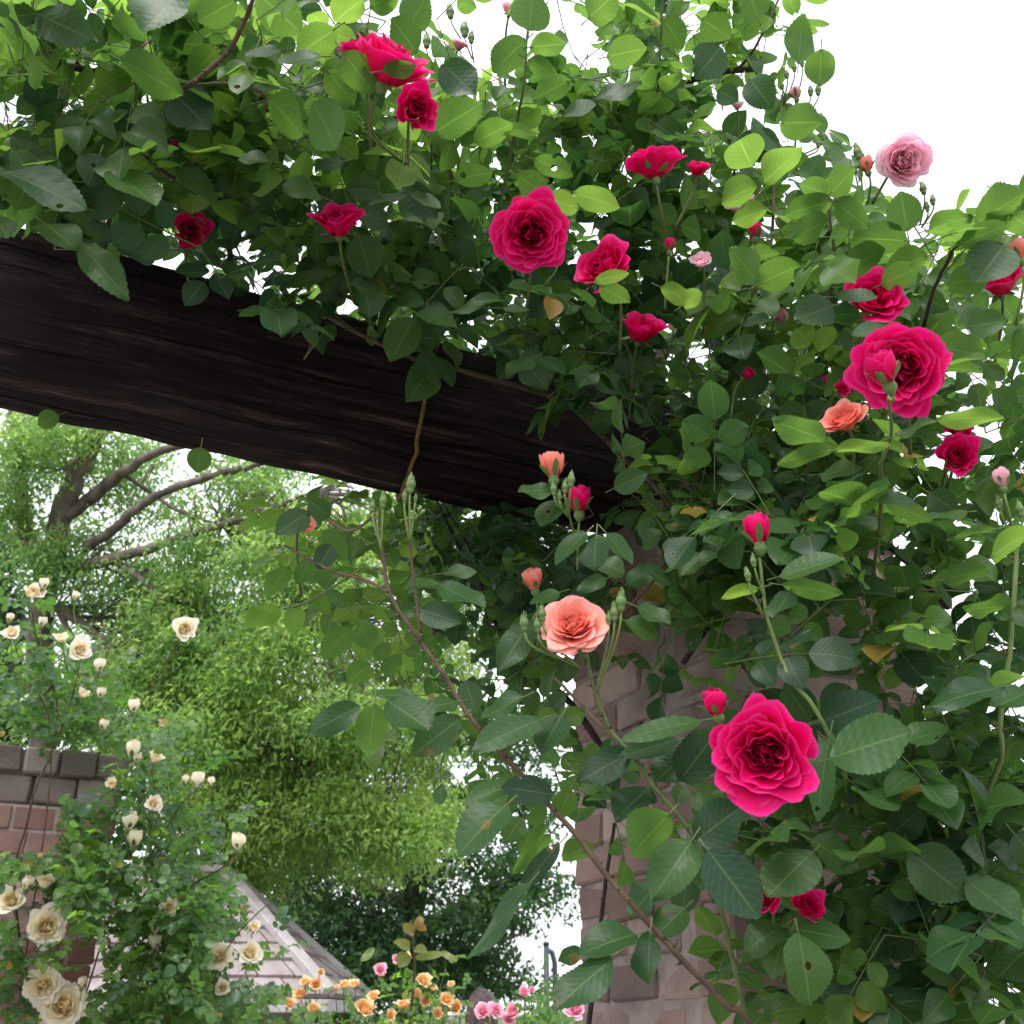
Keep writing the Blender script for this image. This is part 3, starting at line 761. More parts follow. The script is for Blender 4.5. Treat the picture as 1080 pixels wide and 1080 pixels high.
# --- canes: (plant, material, radius mm, [(px, py, t)...])
CANES = [
 (rose_salmon, 'cane', 2.6, [(396, 545, 1.02), (403, 577, 1.01), (410, 623, 1.), (427, 653, .99), (453, 690, .98), (473, 719, .97), (493, 753, .96), (527, 793, .95), (553, 820, .94), (580, 850, .93), (607, 880, .92), (637, 920, .91), (663, 950, .90), (693, 983, .90), (720, 1013, .89), (763, 1057, .89), (800, 1100, .90), (850, 1300, .93)]),
 (rose_salmon, 'stem', 2.4, [(618, 690, 1.0), (628, 730, .99), (643, 768, .98), (672, 803, .96), (690, 830, .95), (720, 866, .94), (742, 905, .94), (765, 980, .95), (790, 1090, .96), (830, 1300, .97)]),
 (rose_salmon, 'cane', 2.0, [(585, 715, 1.15), (610, 740, 1.08), (640, 772, 1.02), (672, 803, .965)]),
 (rose_pillar, 'cane_dark', 3.6, [(648, 868, 1.50), (640, 920, 1.48), (634, 970, 1.47), (628, 1040, 1.46), (621, 1085, 1.46), (600, 1400, 1.5)]),
 (rose_pillar, 'cane_dark', 6.5, [(985, 800, 1.25), (950, 880, 1.17), (933, 933, 1.13), (917, 980, 1.11), (897, 1037, 1.10), (875, 1110, 1.10), (840, 1400, 1.2)]),
 (rose_pillar, 'cane_dark', 3.0, [(455, 515, 1.75), (463, 533, 1.7), (487, 583, 1.65), (505, 620, 1.62), (527, 667, 1.6), (545, 705, 1.6)]),
 (rose_pillar, 'cane_dark', 2.2, [(470, 535, 1.68), (500, 590, 1.62), (515, 660, 1.6)]),
 (rose_pillar, 'cane_dark', 4.6, [(440, 655, 1.75), (467, 667, 1.7), (520, 683, 1.62), (567, 713, 1.55), (607, 747, 1.5), (640, 800, 1.5)]),
 (rose_beam, 'cane', 3.8, [(330, 325, 1.42), (420, 372, 1.44), (500, 395, 1.5), (593, 423, 1.55), (625, 450, 1.5), (665, 490, 1.44), (700, 525, 1.40), (760, 620, 1.36)]),
 (rose_pink, 'cane_dark', 6.0, [(540, 215, 1.62), (612, 168, 1.60), (660, 135, 1.58), (705, 98, 1.57), (750, 78, 1.56), (800, 72, 1.58)]),
 (rose_beam, 'cane', 2.6, [(190, 95, 1.08), (213, 80, 1.06), (240, 55, 1.05), (255, 28, 1.04), (268, -5, 1.03), (280, -60, 1.03)]),
 (rose_beam, 'cane', 1.8, [(205, 90, 1.07), (240, 88, 1.07), (280, 100, 1.08), (279, 115, 1.08)]),
 (rose_beam, 'cane_dark', 5.0, [(-30, 40, 1.2), (5, 46, 1.2), (60, 66, 1.22), (115, 80, 1.25), (180, 96, 1.3), (300, 150, 1.4)]),
 (rose_beam, 'cane', 2.2, [(130, 135, 1.15), (160, 170, 1.18), (200, 200, 1.22)]),
 (rose_beam, 'cane_dark', 4.0, [(240, 300, 1.45), (243, 250, 1.42), (238, 180, 1.40), (255, 100, 1.40)]),
 (rose_beam, 'cane_dark', 3.0, [(110, 262, 1.30), (117, 210, 1.26), (112, 150, 1.24)]),
 (rose_pink, 'stem', 1.8, [(557, 28, 1.2), (553, 83, 1.22), (547, 120, 1.25), (538, 165, 1.3), (525, 230, 1.35)]),
 (rose_pink, 'stem', 2.0, [(700, -20, 1.35), (697, 40, 1.38), (695, 80, 1.4), (690, 130, 1.45)]),
 (rose_pink, 'cane', 2.0, [(825, -10, 1.5), (808, 28, 1.5), (790, 60, 1.52), (775, 75, 1.55)]),
 (rose_pink, 'cane', 2.2, [(812, 160, 1.45), (816, 200, 1.42), (814, 250, 1.40), (806, 300, 1.38), (790, 360, 1.38)]),
 (rose_pillar, 'stem_pale', 2.6, [(1075, 560, 1.0), (1071, 600, 1.0), (1065, 690, 1.0), (1055, 760, 1.0), (1056, 800, 1.02), (1040, 840, 1.04), (1020, 900, 1.1)]),
 (rose_pillar, 'stem_pale', 2.0, [(801, 588, .98), (807, 640, .98), (812, 660, .98), (822, 690, .98), (835, 718, .97), (858, 745, .96), (880, 788, .97), (895, 830, 1.), (905, 860, 1.05)]),
 (rose_pillar, 'stem', 1.9, [(937, 418, .93), (940, 450, .95), (938, 468, .96), (929, 488, .97), (930, 520, 1.0), (925, 580, 1.06), (915, 640, 1.12)]),
 (rose_pillar, 'cane', 1.9, [(874, 205, 1.15), (876, 240, 1.15), (880, 268, 1.16), (876, 312, 1.18), (868, 360, 1.2)]),
 (rose_pillar, 'cane_dark', 1.9, [(1062, 236, 1.12), (1012, 258, 1.12), (1000, 275, 1.13), (985, 305, 1.15), (974, 345, 1.18)]),
 (rose_pillar, 'cane_dark', 4.5, [(700, 480, 1.5), (760, 500, 1.35), (850, 545, 1.30), (930, 570, 1.3), (1000, 640, 1.35)]),
 (rose_pillar, 'cane_dark', 3.5, [(720, 700, 1.33), (760, 640, 1.33), (800, 560, 1.33), (850, 470, 1.33), (870, 380, 1.35)]),
 (rose_pillar, 'cane', 2.4, [(655, 650, 1.40), (690, 610, 1.38), (730, 540, 1.36), (740, 440, 1.38)]),
 (rose_salmon, 'cane', 1.7, [(300, 575, 1.12), (345, 600, 1.08), (385, 612, 1.04), (410, 625, 1.0)]),
 (rose_salmon, 'cane', 1.5, [(400, 540, 1.02), (370, 560, 1.05), (345, 548, 1.08)]),
 (rose_salmon, 'stem', 1.5, [(300, 642, 1.15), (330, 632, 1.12), (380, 600, 1.1)]),
 (rose_salmon, 'cane', 1.5, [(432, 525, 1.0), (433, 580, 1.0), (440, 640, .99), (444, 668, .985)]),
 (rose_salmon, 'stem', 1.4, [(597, 525, 1.03), (601, 545, 1.03), (606, 563, 1.04), (620, 575, 1.05), (650, 615, 1.1)]),
]
FRONT = set()
groups_c = {}
for i, (pl, mt, r, pts) in enumerate(CANES):
    w = smooth_path([P(*p) for p in pts])
    mb = MB()
    rad = r * 1e-3 * np.linspace(.75, 1.15, len(w)) if pts[-1][1] > pts[0][1] else r * 1e-3 * np.linspace(1.15, .75, len(w))
    w = w + rng.normal(0, r * 1.2e-4, w.shape)
    tube(mb, w, rad, 8)
    if r >= 2.2:      # thorns
        for k in range(2, len(w) - 2, 2 if r < 5 else 1):
            tgv = nrm(w[k + 1] - w[k - 1]); a = rng.uniform(0, 6.28)
            sx = nrm(np.cross(tgv, [.3, .4, .8])); out = sx * math.cos(a) + np.cross(tgv, sx) * math.sin(a)
            L_ = rng.uniform(.004, .007) * (1.6 if r > 5 else 1)
            b = w[k] + out * rad[k] * .8
            tube(mb, [b, b + out * L_ * .6 - tgv * L_ * .1, b + out * L_ - tgv * L_ * .35], [L_ * .35, L_ * .16, .0002], 5, 1)
    part('cane', mb, [M[mt], M['thorn'] if r > 5 else M['cane']], pl)

# --- flowers
rb, rp, rs, rk = rose_beam, rose_pillar, rose_salmon, rose_pink
bloom(rp, 'crimson', 1, 808, 793, 124, .87, -.12, -.18, 2.0, dest=P(862, 760, .99))
bloom(rp, 'crimson', 0, 951, 388, 104, .98, -.15, -.12, 1.0, dest=P(960, 480, 1.08))
bloom(rb, 'crimson', 2, 561, 246, 88, 1.16, -.05, .02, 0.3, dest=P(556, 330, 1.3))
bloom(rb, 'crimson_cup', 1, 406, 82, 116, 1.0, .35, 1.3, 1., dest=P(440, 180, 1.2))
bloom(rb, 'crimson_cup', 0, 380, 62, 62, 1.06, -.3, 1.2, 1., stem=.1)
bloom(rb, 'crimson_cup', 0, 436, 118, 64, 1.08, .2, .3, 2., stem=.1)
bloom(rb, 'crimson_cup', 0, 357, 244, 74, 1.16, -.15, 1.0, 0., dest=P(374, 320, 1.28))
bloom(rp, 'crimson_cup', 1, 691, 184, 74, 1.22, -.1, 2.6, 0., dest=P(705, 262, 1.27))
bloom(rp, 'crimson_cup', 0, 735, 183, 36, 1.26, .2, 1.2, 0., dest=P(712, 240, 1.27))
bloom(rb, 'crimson_cup', 1, 642, 290, 84, 1.22, -.4, .7, 0.)
bloom(rb, 'crimson_cup', 0, 674, 356, 68, 1.32, .3, 1.1, 0.)
bloom(rp, 'crimson_cup', 1, 917, 322, 84, 1.14, .3, .6, 0.)
bloom(rp, 'crimson_cup', 0, 1056, 306, 70, 1.2, .1, 1.0, 1.)
bloom(rp, 'crimson_cup', 0, 1006, 484, 60, 1.16, .3, .3, 1.)
bloom(rp, 'crimson_cup', 1, 1012, 458, 36, 1.2, .3, .8, 2.)
bloom(rb, 'crimson_cup', 0, 198, 244, 54, 1.36, .2, .2, 1.)
bloom(rp, 'crimson_cup', 1, 806, 950, 54, .94, -.5, .3, 1.)
bloom(rp, 'crimson_cup', 0, 848, 960, 52, .945, .5, .5, 1.)
bloom(rp, 'crimson_cup', 0, 886, 412, 26, 1.15, .5, .4, 1.)
bud(rp, 'crimson', 757, 752, 34, .90, -.5, 2.5, dest=P(775, 790, .95))
bud(rp, 'crimson', 611, 538, 34, 1.26, .1, 1.8)
bud(rp, 'crimson', 936, 402, 44, .90, -.25, 1.6, dest=P(937, 420, .93))
bud(rp, 'crimson', 796, 250, 22, 1.25, .1, 2.)
bud(rp, 'crimson', 748, 356, 15, 1.3, .1, 2.); bud(rp, 'crimson', 706, 264, 17, 1.25, .3, 2.)
bud(rb, 'crimson', 183, 158, 13, 1.25); bud(rp, 'crimson', 785, 398, 16, 1.25, .6, .6)
bud(rp, 'crimson', 870, 411, 18, 1.28, .2, 2.)
bud(rp, 'crimson', 801, 572, 40, .98, -.1, 3.5, stem=0)
bud(rp, 'pink', 1057, 512, 24, .98, .0, 4, dest=P(1068, 560, 1.0)); gbud(rp, 1054, 533, 17, .985, .1, 4, dest=P(1070, 570, 1.0)); gbud(rp, 1076, 540, 20, .99, .1, 4, dest=P(1075, 575, 1.0))
gbud(rp, 795, 594, 16, .975, -.3, 4, dest=P(806, 630, .98)); gbud(rp, 789, 609, 17, .97, -.3, 4, dest=P(806, 650, .98))
# salmon
bloom(rs, 'salmon', 0, 605, 665, 80, .97, -.08, .55, .5, dest=P(618, 700, 1.0))
bud(rs, 'coral', 584, 502, 34, 1.02, -.1, 3., dest=P(600, 545, 1.03)); bud(rs, 'coral', 564, 620, 28, 1.22, -.3, 2.)
bloom(rp, 'coral', 0, 893, 448, 60, 1.08, -.25, .9, 0.); bud(rk, 'coral', 1076, 272, 26, 1.12, 0, 3.)
bloom(rs, 'coral', 0, 317, 553, 34, 1.16, .2, .5, 0.)
for (x_, y_, h_, dx_, dy_) in ((553, 660, 22, 608, 700), (567, 662, 20, 608, 703), (572, 650, 20, 612, 705), (648, 649, 22, 630, 725), (655, 638, 26, 630, 728), (642, 655, 16, 630, 725)):
    gbud(rs, x_, y_, h_, .96, -.2 if x_ < 600 else .15, 3.5, dest=P(dx_, dy_, .985))
for (x_, y_, h_) in ((584, 518, 17), (596, 516, 17), (602, 509, 20), (590, 524, 12)): gbud(rs, x_, y_, h_, 1.01, (x_ - 590) * .03, 3.5, dest=P(600, 545, 1.03))
for (x_, y_, h_, dx_, dy_) in ((393, 536, 20, 402, 577), (404, 531, 25, 402, 577), (433, 514, 30, 433, 570), (427, 525, 20, 432, 570), (398, 545, 13, 402, 580), (438, 527, 14, 433, 570)):
    gbud(rs, x_, y_, h_ * .78, 1.0, (x_ - 415) * .01, 5, dest=P(dx_, dy_, 1.0))
# pale pink
bloom(rk, 'pink', 0, 949, 172, 66, 1.3, .35, .25, 0., dest=P(920, 215, 1.34)); bloom(rk, 'pink', 1, 741, 279, 32, 1.22, -.1, .9, 0., dest=P(742, 330, 1.25))
bloom(rk, 'pink', 1, 785, 222, 46, 1.42, -.3, 1.3, 0.); bloom(rk, 'pink', 1, 537, 14, 34, 1.5, .2, 1.4, 0.); bloom(rk, 'pink', 1, 400, 46, 34, 1.3, .1, 1.2, 0.)
bloom(rk, 'pink', 0, 482, 52, 26, 1.5, .1, 2., 0.); bloom(rk, 'pink', 1, 778, 114, 22, 1.5, .1, 1.4, 0.); bloom(rk, 'pink', 1, 148, 46, 24, 1.4); bloom(rk, 'pink', 1, 58, 118, 26, 1.45); bloom(rk, 'pink', 1, 136, 103, 22, 1.5)
bud(rk, 'coral', 915, 180, 20, 1.31, -.2, 2.5, dest=P(915, 215, 1.34))
bud(rk, 'pink', 840, 103, 16, 1.45, 0, 3)
bud(rk, 'pink', 822, 326, 22, 1.3, .2, -3)
for (x_, y_, h_, dx_, dy_, t_) in ((905, 163, 20, 910, 212, 1.31), (901, 179, 18, 908, 214, 1.31), (974, 201, 17, 970, 238, 1.32), (984, 213, 14, 972, 240, 1.32), (978, 220, 13, 972, 240, 1.32),
    (855, 98, 14, 838, 130, 1.5), (863, 97, 15, 840, 132, 1.5), (868, 145, 13, 842, 165, 1.5), (863, 153, 12, 842, 167, 1.5), (866, 125, 11, 840, 140, 1.5), (830, 80, 12, 826, 110, 1.5), (838, 73, 12, 826, 112, 1.5), (825, 92, 11, 822, 118, 1.5), (846, 68, 11, 836, 120, 1.5),
    (490, 34, 22, 498, 62, 1.5), (450, 46, 20, 456, 70, 1.5), (460, 48, 18, 458, 70, 1.5), (497, 42, 16, 500, 66, 1.5), (475, 15, 20, 492, 50, 1.5), (660, 160, 14, 652, 190, 1.45), (653, 168, 13, 650, 196, 1.45), (668, 165, 12, 652, 198, 1.45), (66, 100, 24, 55, 150, 1.1), (588, 275, 18, 575, 300, 1.2)):
    gbud(rk, x_, y_, h_, t_, (x_ - dx_) * .02, 4, dest=P(dx_, dy_, t_ + .02))

# --- hero leaves: base px, tip px, apparent width px, depth, kind
# kind: b = upper face tipped to the sky, g = underside lit through, d = upper face towards us, y = yellowish young
HERO = """
0 178 88 218 30 1.0 b|105 163 93 194 34 1.05 b|120 182 165 212 30 1.04 b|90 168 62 184 17 1.06 b|45 234 78 258 30 1.02 b|84 255 130 308 24 1.05 d|-6 226 8 250 16 1.0 b|190 -6 150 30 30 .95 b|338 60 292 63 20 1.0 b|297 52 258 56 17 1.02 b|270 -8 318 34 46 1.0 g|354 30 314 58 34 1.02 g|330 108 358 158 36 1.0 g|283 103 320 142 34 1.05 g|125 62 193 98 34 1.04 g|35 12 98 42 26 .98 d|-5 20 36 14 26 .98 d|285 170 252 166 16 1.1 b|340 208 300 192 18 1.1 b|190 178 226 213 24 1.12 b|362 170 332 178 16 1.1 b|182 97 220 134 36 1.1 d|60 10 30 -8 24 1.0 g|250 0 210 22 32 1.05 g|230 50 200 82 30 1.1 g|345 75 375 110 32 1.05 g|240 150 270 180 26 1.15 g
362 55 394 98 36 .99 g|558 32 563 -8 42 1.1 g|440 56 414 20 30 1.1 g|468 68 500 98 30 1.08 d|458 140 508 108 38 1.1 g|555 42 519 75 28 1.15 g|559 50 597 45 24 1.15 g|557 63 585 79 20 1.15 g|627 106 676 88 17 1.25 b|593 122 628 110 20 1.25 b|528 133 568 143 14 1.2 g|563 168 605 184 22 1.2 g|605 203 653 218 26 1.15 y|610 220 576 208 22 1.16 y|545 185 581 208 26 1.2 g|431 205 390 216 13 1.15 b|435 206 464 219 14 1.15 b|404 75 439 70 19 .97 g|530 317 473 325 14 1.2 b|531 325 558 327 13 1.2 b|627 297 663 287 14 1.14 y|633 302 664 318 22 1.16 g|697 303 730 318 20 1.2 y|430 30 450 -5 30 1.15 g|390 8 420 -10 30 1.1 g|620 20 650 -8 34 1.2 g|640 60 680 50 30 1.25 g|600 85 560 105 26 1.25 g|500 150 540 130 28 1.2 g|480 190 520 180 24 1.2 g|440 330 480 345 22 1.25 b|400 310 370 300 20 1.25 b|345 290 300 300 18 1.25 b|425 195 460 230 24 1.2 d
866 52 864 92 32 1.35 g|824 130 866 128 30 1.3 g|790 82 813 112 30 1.35 d|822 150 776 158 28 1.3 d|826 155 859 181 15 1.3 g|875 205 900 178 30 1.12 g|872 205 844 193 26 1.12 g|878 212 827 226 28 1.12 g|878 212 916 240 28 1.12 g|876 232 833 250 24 1.13 g|957 254 899 250 32 1.15 g|957 244 950 203 36 1.14 g|980 242 1020 228 26 1.16 g|1012 258 1063 236 24 1.1 g|1030 236 1076 203 32 1.1 g|1060 258 1030 296 40 1.08 d|1066 226 1092 245 34 1.12 g|890 286 931 262 30 1.15 g|860 265 850 306 26 1.15 g|978 270 932 289 28 1.14 g|800 300 843 278 38 1.14 g|798 298 772 262 28 1.14 g|880 322 841 336 28 1.1 d|880 313 925 310 13 1.08 b|720 322 739 308 20 1.12 y|1020 345 1062 338 30 1.08 d|757 95 778 106 26 1.35 d|842 68 846 18 28 1.4 g|800 20 790 -8 28 1.4 g|740 20 770 40 30 1.4 g|930 300 968 282 28 1.12 g|1000 300 1045 290 24 1.12 g|760 50 735 80 30 1.4 d|700 20 720 50 30 1.38 g|660 20 690 0 28 1.35 g|690 130 722 150 26 1.35 d|940 345 900 352 16 1.05 b
212 472 208 498 32 1.25 g|62 438 40 448 20 1.4 g|250 533 285 532 11 1.15 y|300 537 273 557 20 1.15 y|326 540 292 562 26 1.12 d|347 546 326 527 22 1.13 d|305 597 280 628 22 1.15 g|295 640 259 658 20 1.14 y|310 636 311 669 21 1.14 y|330 622 346 646 20 1.13 y|370 662 341 693 24 1.12 g|330 590 312 615 20 1.16 g|350 575 335 600 22 1.1 d|340 560 365 590 22 1.1 g|378 655 393 684 24 1.1 g|412 680 394 696 16 1.1 g|420 690 407 714 18 1.1 g|390 700 367 719 24 1.1 g|365 640 345 622 18 1.1 b
583 517 547 516 17 1.02 b|590 528 570 553 22 1.03 b|648 515 681 499 24 1.15 d|629 564 626 600 44 .98 b|618 562 585 593 20 1.0 b|640 563 667 593 20 1.0 b|630 592 659 603 18 1.02 b|564 377 533 394 22 1.3 b|567 377 597 392 22 1.3 b|445 372 463 403 22 1.36 d|466 615 427 618 14 1.02 b|463 617 511 639 22 1.0 b|468 605 502 602 11 1.02 b|444 643 485 656 27 .99 d|446 640 412 650 16 1.0 d|560 655 526 706 30 1.0 d|590 625 559 635 16 1.1 b|672 640 708 656 16 1.05 b|660 655 694 672 18 1.05 b|640 610 610 622 14 1.08 d|690 600 660 615 18 1.2 d|700 620 730 640 20 1.2 b
872 466 814 440 26 .98 g|878 475 819 486 18 .97 g|880 475 939 467 14 .96 y|945 460 986 443 13 .95 b|988 443 1056 437 18 .95 y|865 500 902 495 22 1.1 b|935 520 893 545 18 .98 y|925 527 966 530 14 .97 b|935 530 981 549 20 .98 g|900 553 931 550 12 1.05 b|862 585 905 570 18 1.1 b|822 608 888 588 22 .94 b|825 617 888 626 20 .95 g|833 624 815 652 38 .95 b|800 620 761 629 14 .97 y|795 520 758 530 20 1.15 b|868 702 914 680 26 1.0 b|866 698 850 677 18 1.0 b|865 704 836 721 20 1.0 b|1045 588 1084 558 26 .95 y|1055 557 998 566 9 .98 r|1070 640 1017 641 18 1.0 g|950 688 976 720 40 1.05 d|965 650 1006 661 20 1.08 b|980 520 1010 540 26 1.08 d|1020 540 975 545 12 1.05 b|1000 610 1040 600 20 1.05 g
380 745 324 772 28 .92 d|395 742 388 797 34 .92 g|410 740 453 769 34 .92 b|486 757 436 796 34 .93 d|436 733 394 733 16 .95 b|482 740 450 746 18 .95 b|490 718 502 750 26 .98 d|575 757 499 786 22 .93 b|552 735 507 756 20 .95 b|593 754 569 791 32 .94 b|584 838 530 830 30 .93 d|535 848 481 897 40 .88 b|545 826 489 846 18 .93 b|590 890 548 938 20 .93 d|560 930 496 1010 20 .90 b|578 868 540 922 15 .95 g|602 833 588 862 20 .96 g|625 890 594 906 24 .98 g|664 794 610 824 34 .96 d|685 830 650 862 40 .97 b|706 858 667 900 40 .9 g|731 884 689 946 46 .88 d|691 935 664 966 32 .93 b|672 985 611 1001 30 .88 b|646 1012 582 1062 36 .85 b|686 983 680 1037 50 .87 b|722 958 690 988 32 .92 b|613 1003 589 1013 16 .95 d|740 760 655 775 18 .95 b|716 780 655 797 22 .97 d|722 798 690 823 28 .97 b|580 880 560 905 14 .97 g|505 770 480 765 14 .97 g
735 886 784 848 44 .9 d|747 897 800 967 54 .86 d|718 822 758 768 36 .95 d|857 899 809 942 40 .93 b|876 800 958 770 44 .88 b|955 782 1000 768 38 .94 b|865 762 926 738 40 .98 d|876 772 858 862 26 .95 b|958 898 1022 946 56 .93 d|1018 928 1080 970 48 .92 b|1030 856 1084 840 30 .95 b|855 886 906 916 28 .96 b|875 872 917 868 17 .98 b|828 975 784 1002 28 .93 b|830 978 812 1030 26 .93 b|842 984 858 1060 58 .88 b|840 980 896 990 26 .92 b|868 1045 926 1078 46 .95 d|935 1062 982 1066 30 .95 d|985 1018 1027 1046 40 .97 d|1000 1078 1062 1068 24 .95 b|1060 724 984 737 24 .93 b|1085 730 1050 745 22 .95 b|940 880 975 850 38 1.0 d|1070 880 1095 910 40 .95 d|900 800 930 830 30 1.02 d|1000 830 960 820 24 1.05 d|1085 1000 1050 1030 34 .95 b|905 1050 880 1090 34 1.0 d|960 990 925 1000 30 1.02 d
"""
hero_mb = {id(p): MB() for p in (rb, rp, rs, rk)}
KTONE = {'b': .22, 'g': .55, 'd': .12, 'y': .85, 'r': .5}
for it in HERO.replace('\n', '|').split('|'):
    w = it.split()
    if len(w) != 7: continue
    bx, by, tx, ty, wp, t = map(float, w[:6]); kd = w[6]
    reg = rs if (bx < 735 and by > 500 and not (bx > 690 and by < 700)) else (rb if (bx < 600 and by < 480) else (rk if by < 175 else rp))
    L_px = math.hypot(tx - bx, ty - by)
    if kd in 'bd': t1 = t - rng.uniform(.25, .6) * L_px * t / FPX
    else: t1 = t + rng.uniform(-.3, .4) * L_px * t / FPX
    b = P(bx, by, t); e = P(tx, ty, t1)
    v = nrm(CAM - .5 * (b + e)); ax = nrm(e - b)
    vp = nrm(v - ax * (v @ ax)); zp = ZZ - ax * (ZZ @ ax)
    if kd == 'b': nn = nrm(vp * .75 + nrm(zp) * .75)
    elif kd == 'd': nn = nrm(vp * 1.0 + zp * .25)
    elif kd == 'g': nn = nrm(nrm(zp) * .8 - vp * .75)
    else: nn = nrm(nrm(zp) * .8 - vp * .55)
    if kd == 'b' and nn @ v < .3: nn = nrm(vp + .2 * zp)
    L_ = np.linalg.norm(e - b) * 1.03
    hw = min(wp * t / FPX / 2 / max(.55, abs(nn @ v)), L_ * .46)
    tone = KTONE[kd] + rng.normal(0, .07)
    mb = hero_mb[id(reg)]
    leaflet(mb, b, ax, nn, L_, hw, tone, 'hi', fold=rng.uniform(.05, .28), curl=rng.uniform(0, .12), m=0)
    # stalk
    back = b - ax * .012 - v * .004
    tube(mb, [b + ax * .004, b - ax * .005, back], [.0005, .0007, .0008], 4, 1, .5, caps=False)

# --- leaf mass
MAP = """
888888888621376677465100000
999999988532577667776300000
999999998666766667766200000
999999998777766666766300000
999999999777666555566420000
999999999988776664456653033
013478888887777664445666556
000003688998877665556766666
000000014788999888876777776
000000000001378888887777776
000000000000013467888777776
000000000000000137888888877
000000000000000026888887777
000000000000000037778887777
000000000000000007788886677
000000000000000007888663577
000000000000000006753212577
000000000000000002111112687
000000000000000002111134777
000000000000000002211146776
000000000000000003322467776
000000000000000002322467777
000000000000000001112578787
000000000000000001111567688
000000000000000000112666688
000000000000000000112677688
000000000000000001113777788
"""
GRID = np.array([[int(c) for c in r] for r in MAP.split()])
DEP = np.array([(0, 0, 1.0), (0, 200, 1.05), (300, 30, 1.08), (250, 200, 1.2), (450, 50, 1.2), (600, 120, 1.4), (800, 60, 1.5), (430, 300, 1.42), (560, 330, 1.42), (700, 350, 1.38), (760, 250, 1.3), (900, 230, 1.2), (1050, 240, 1.18), (950, 440, 1.14), (700, 480, 1.38), (700, 620, 1.3), (850, 560, 1.25), (950, 680, 1.12), (1050, 650, 1.08), (760, 760, 1.15), (680, 900, 1.15), (830, 900, 1.04), (950, 950, 1.02), (1060, 950, 1.0), (1000, 820, 1.05)])
def depth(px, py):
    d2 = (DEP[:, 0] - px) ** 2 + (DEP[:, 1] - py) ** 2 + 900
    w = 1 / d2 ** 1.5
    return float((w * DEP[:, 2]).sum() / w.sum())
def gridat(px, py):
    i, j = int(py // 40), int(px // 40)
    if px < 0: j = 0
    if py < 0: i = 0
    if not (0 <= i < 27 and 0 <= j < 27): return 6 if px > 1080 or py > 1080 else 0
    return GRID[i, j]
def allowed(c, t_margin=.03):
    px, py, t = proj(c)
    if t < .6: return False
    for (bx, by, r, bt) in BLOCKERS:
        if (px - bx) ** 2 + (py - by) ** 2 < (r * .95 + 12) ** 2 and t < bt + t_margin: return False
    gval = gridat(px, py)
    if gval == 0: return rng.random() < .06
    return not blocked(c)

def shoot(mb, p, dirv, length, L, tone, nl=5, chk=allowed, gap=.045, face=None, res='lo', stem_r=.0010, toneend=.25):
    n = max(2, int(length / gap)); d = nrm(dirv); pts = [p]; az = rng.uniform(0, 6.28)
    leaves = []
    for i in range(n):
        d = nrm(d + rng.normal(0, .13, 3) + ZZ * -.03)
        p = p + d * gap; pts.append(p)
        az += 2.4
        sx = nrm(np.cross(d, [.1, .2, .97])); sy = np.cross(d, sx)
        out = sx * math.cos(az) + sy * math.sin(az)
        fc = nrm(CAM - p) if face is None else face
        ld = nrm(out * .8 + d * .35 + fc * .25 - ZZ * .12)
        nn = nrm(ZZ * .75 + fc * rng.uniform(.1, .75) + rng.normal(0, .28, 3))
        leaves.append((p, ld, nn, i / n))
    ok = 0; kept = []
    for (b, ld, nn, s) in leaves:
        l = L * rng.uniform(.8, 1.12)
        c = b + ld * l * 1.5
        c2 = b + ld * l * 2.4
        if not (chk(c) and chk(c2)): continue
        ok += 1; kept.append(int(round(s * n)) + 1)
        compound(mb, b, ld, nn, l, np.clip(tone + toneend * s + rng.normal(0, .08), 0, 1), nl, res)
    if len(kept) > 1 and len(kept) >= .6 * n:
        pp = pts[min(kept):max(kept) + 1]
        if len(pp) > 1: tube(mb, pp, np.linspace(stem_r, stem_r * .5, len(pp)), 5, 1, .4, caps=False)
    return ok

tot = 0
mass = {id(p): MB() for p in (rb, rp, rs, rk)}
for i in range(27):
    for j in range(27):
        dns = GRID[i, j]
        if dns == 0: continue
        k = rng.poisson(dns * .20) + (rng.poisson((dns - 4) * .13) + 1000 if dns >= 5 else 0)
        deep = k // 1000 and k % 1000
        kk = k % 1000
        for q_ in range(kk):
            px = j * 40 + rng.uniform(0, 40); py = i * 40 + rng.uniform(0, 40)
            tb = depth(px, py)
            t = tb + (rng.choice([rng.uniform(-.03, .15), rng.uniform(.1, .4)]) if q_ < kk * .62 or dns < 5 else rng.uniform(.35, .8))
            p = P(px, py, t)
            if blocked(p, .03):                # pressed against the masonry or the timber
                p = P(px, py, tb + rng.uniform(-.16, .06))
                if blocked(p): continue
            pl = rb if (px < 620 and py < 480) else (rk if (py < 160) else rp)
            dv = np.array([rng.normal(0, .7), rng.normal(-.35, .6), rng.normal(.35, .55)])
            back = -dv / np.linalg.norm(dv)
            toneb = rng.beta(1., 4.2) + (rng.uniform(0, .42) if (py < 200 or (px > 800 and py < 420)) else 0) - (.15 if (py > 0.2 * px + 190 and px < 700 and py < 480) else 0)  # backlight put into leaf tone up top; tone lowered just above the beam
            tot += shoot(mass[id(pl)], p + back * .07, dv, rng.uniform(.1, .2), rng.uniform(.038, .054), max(0, toneb))
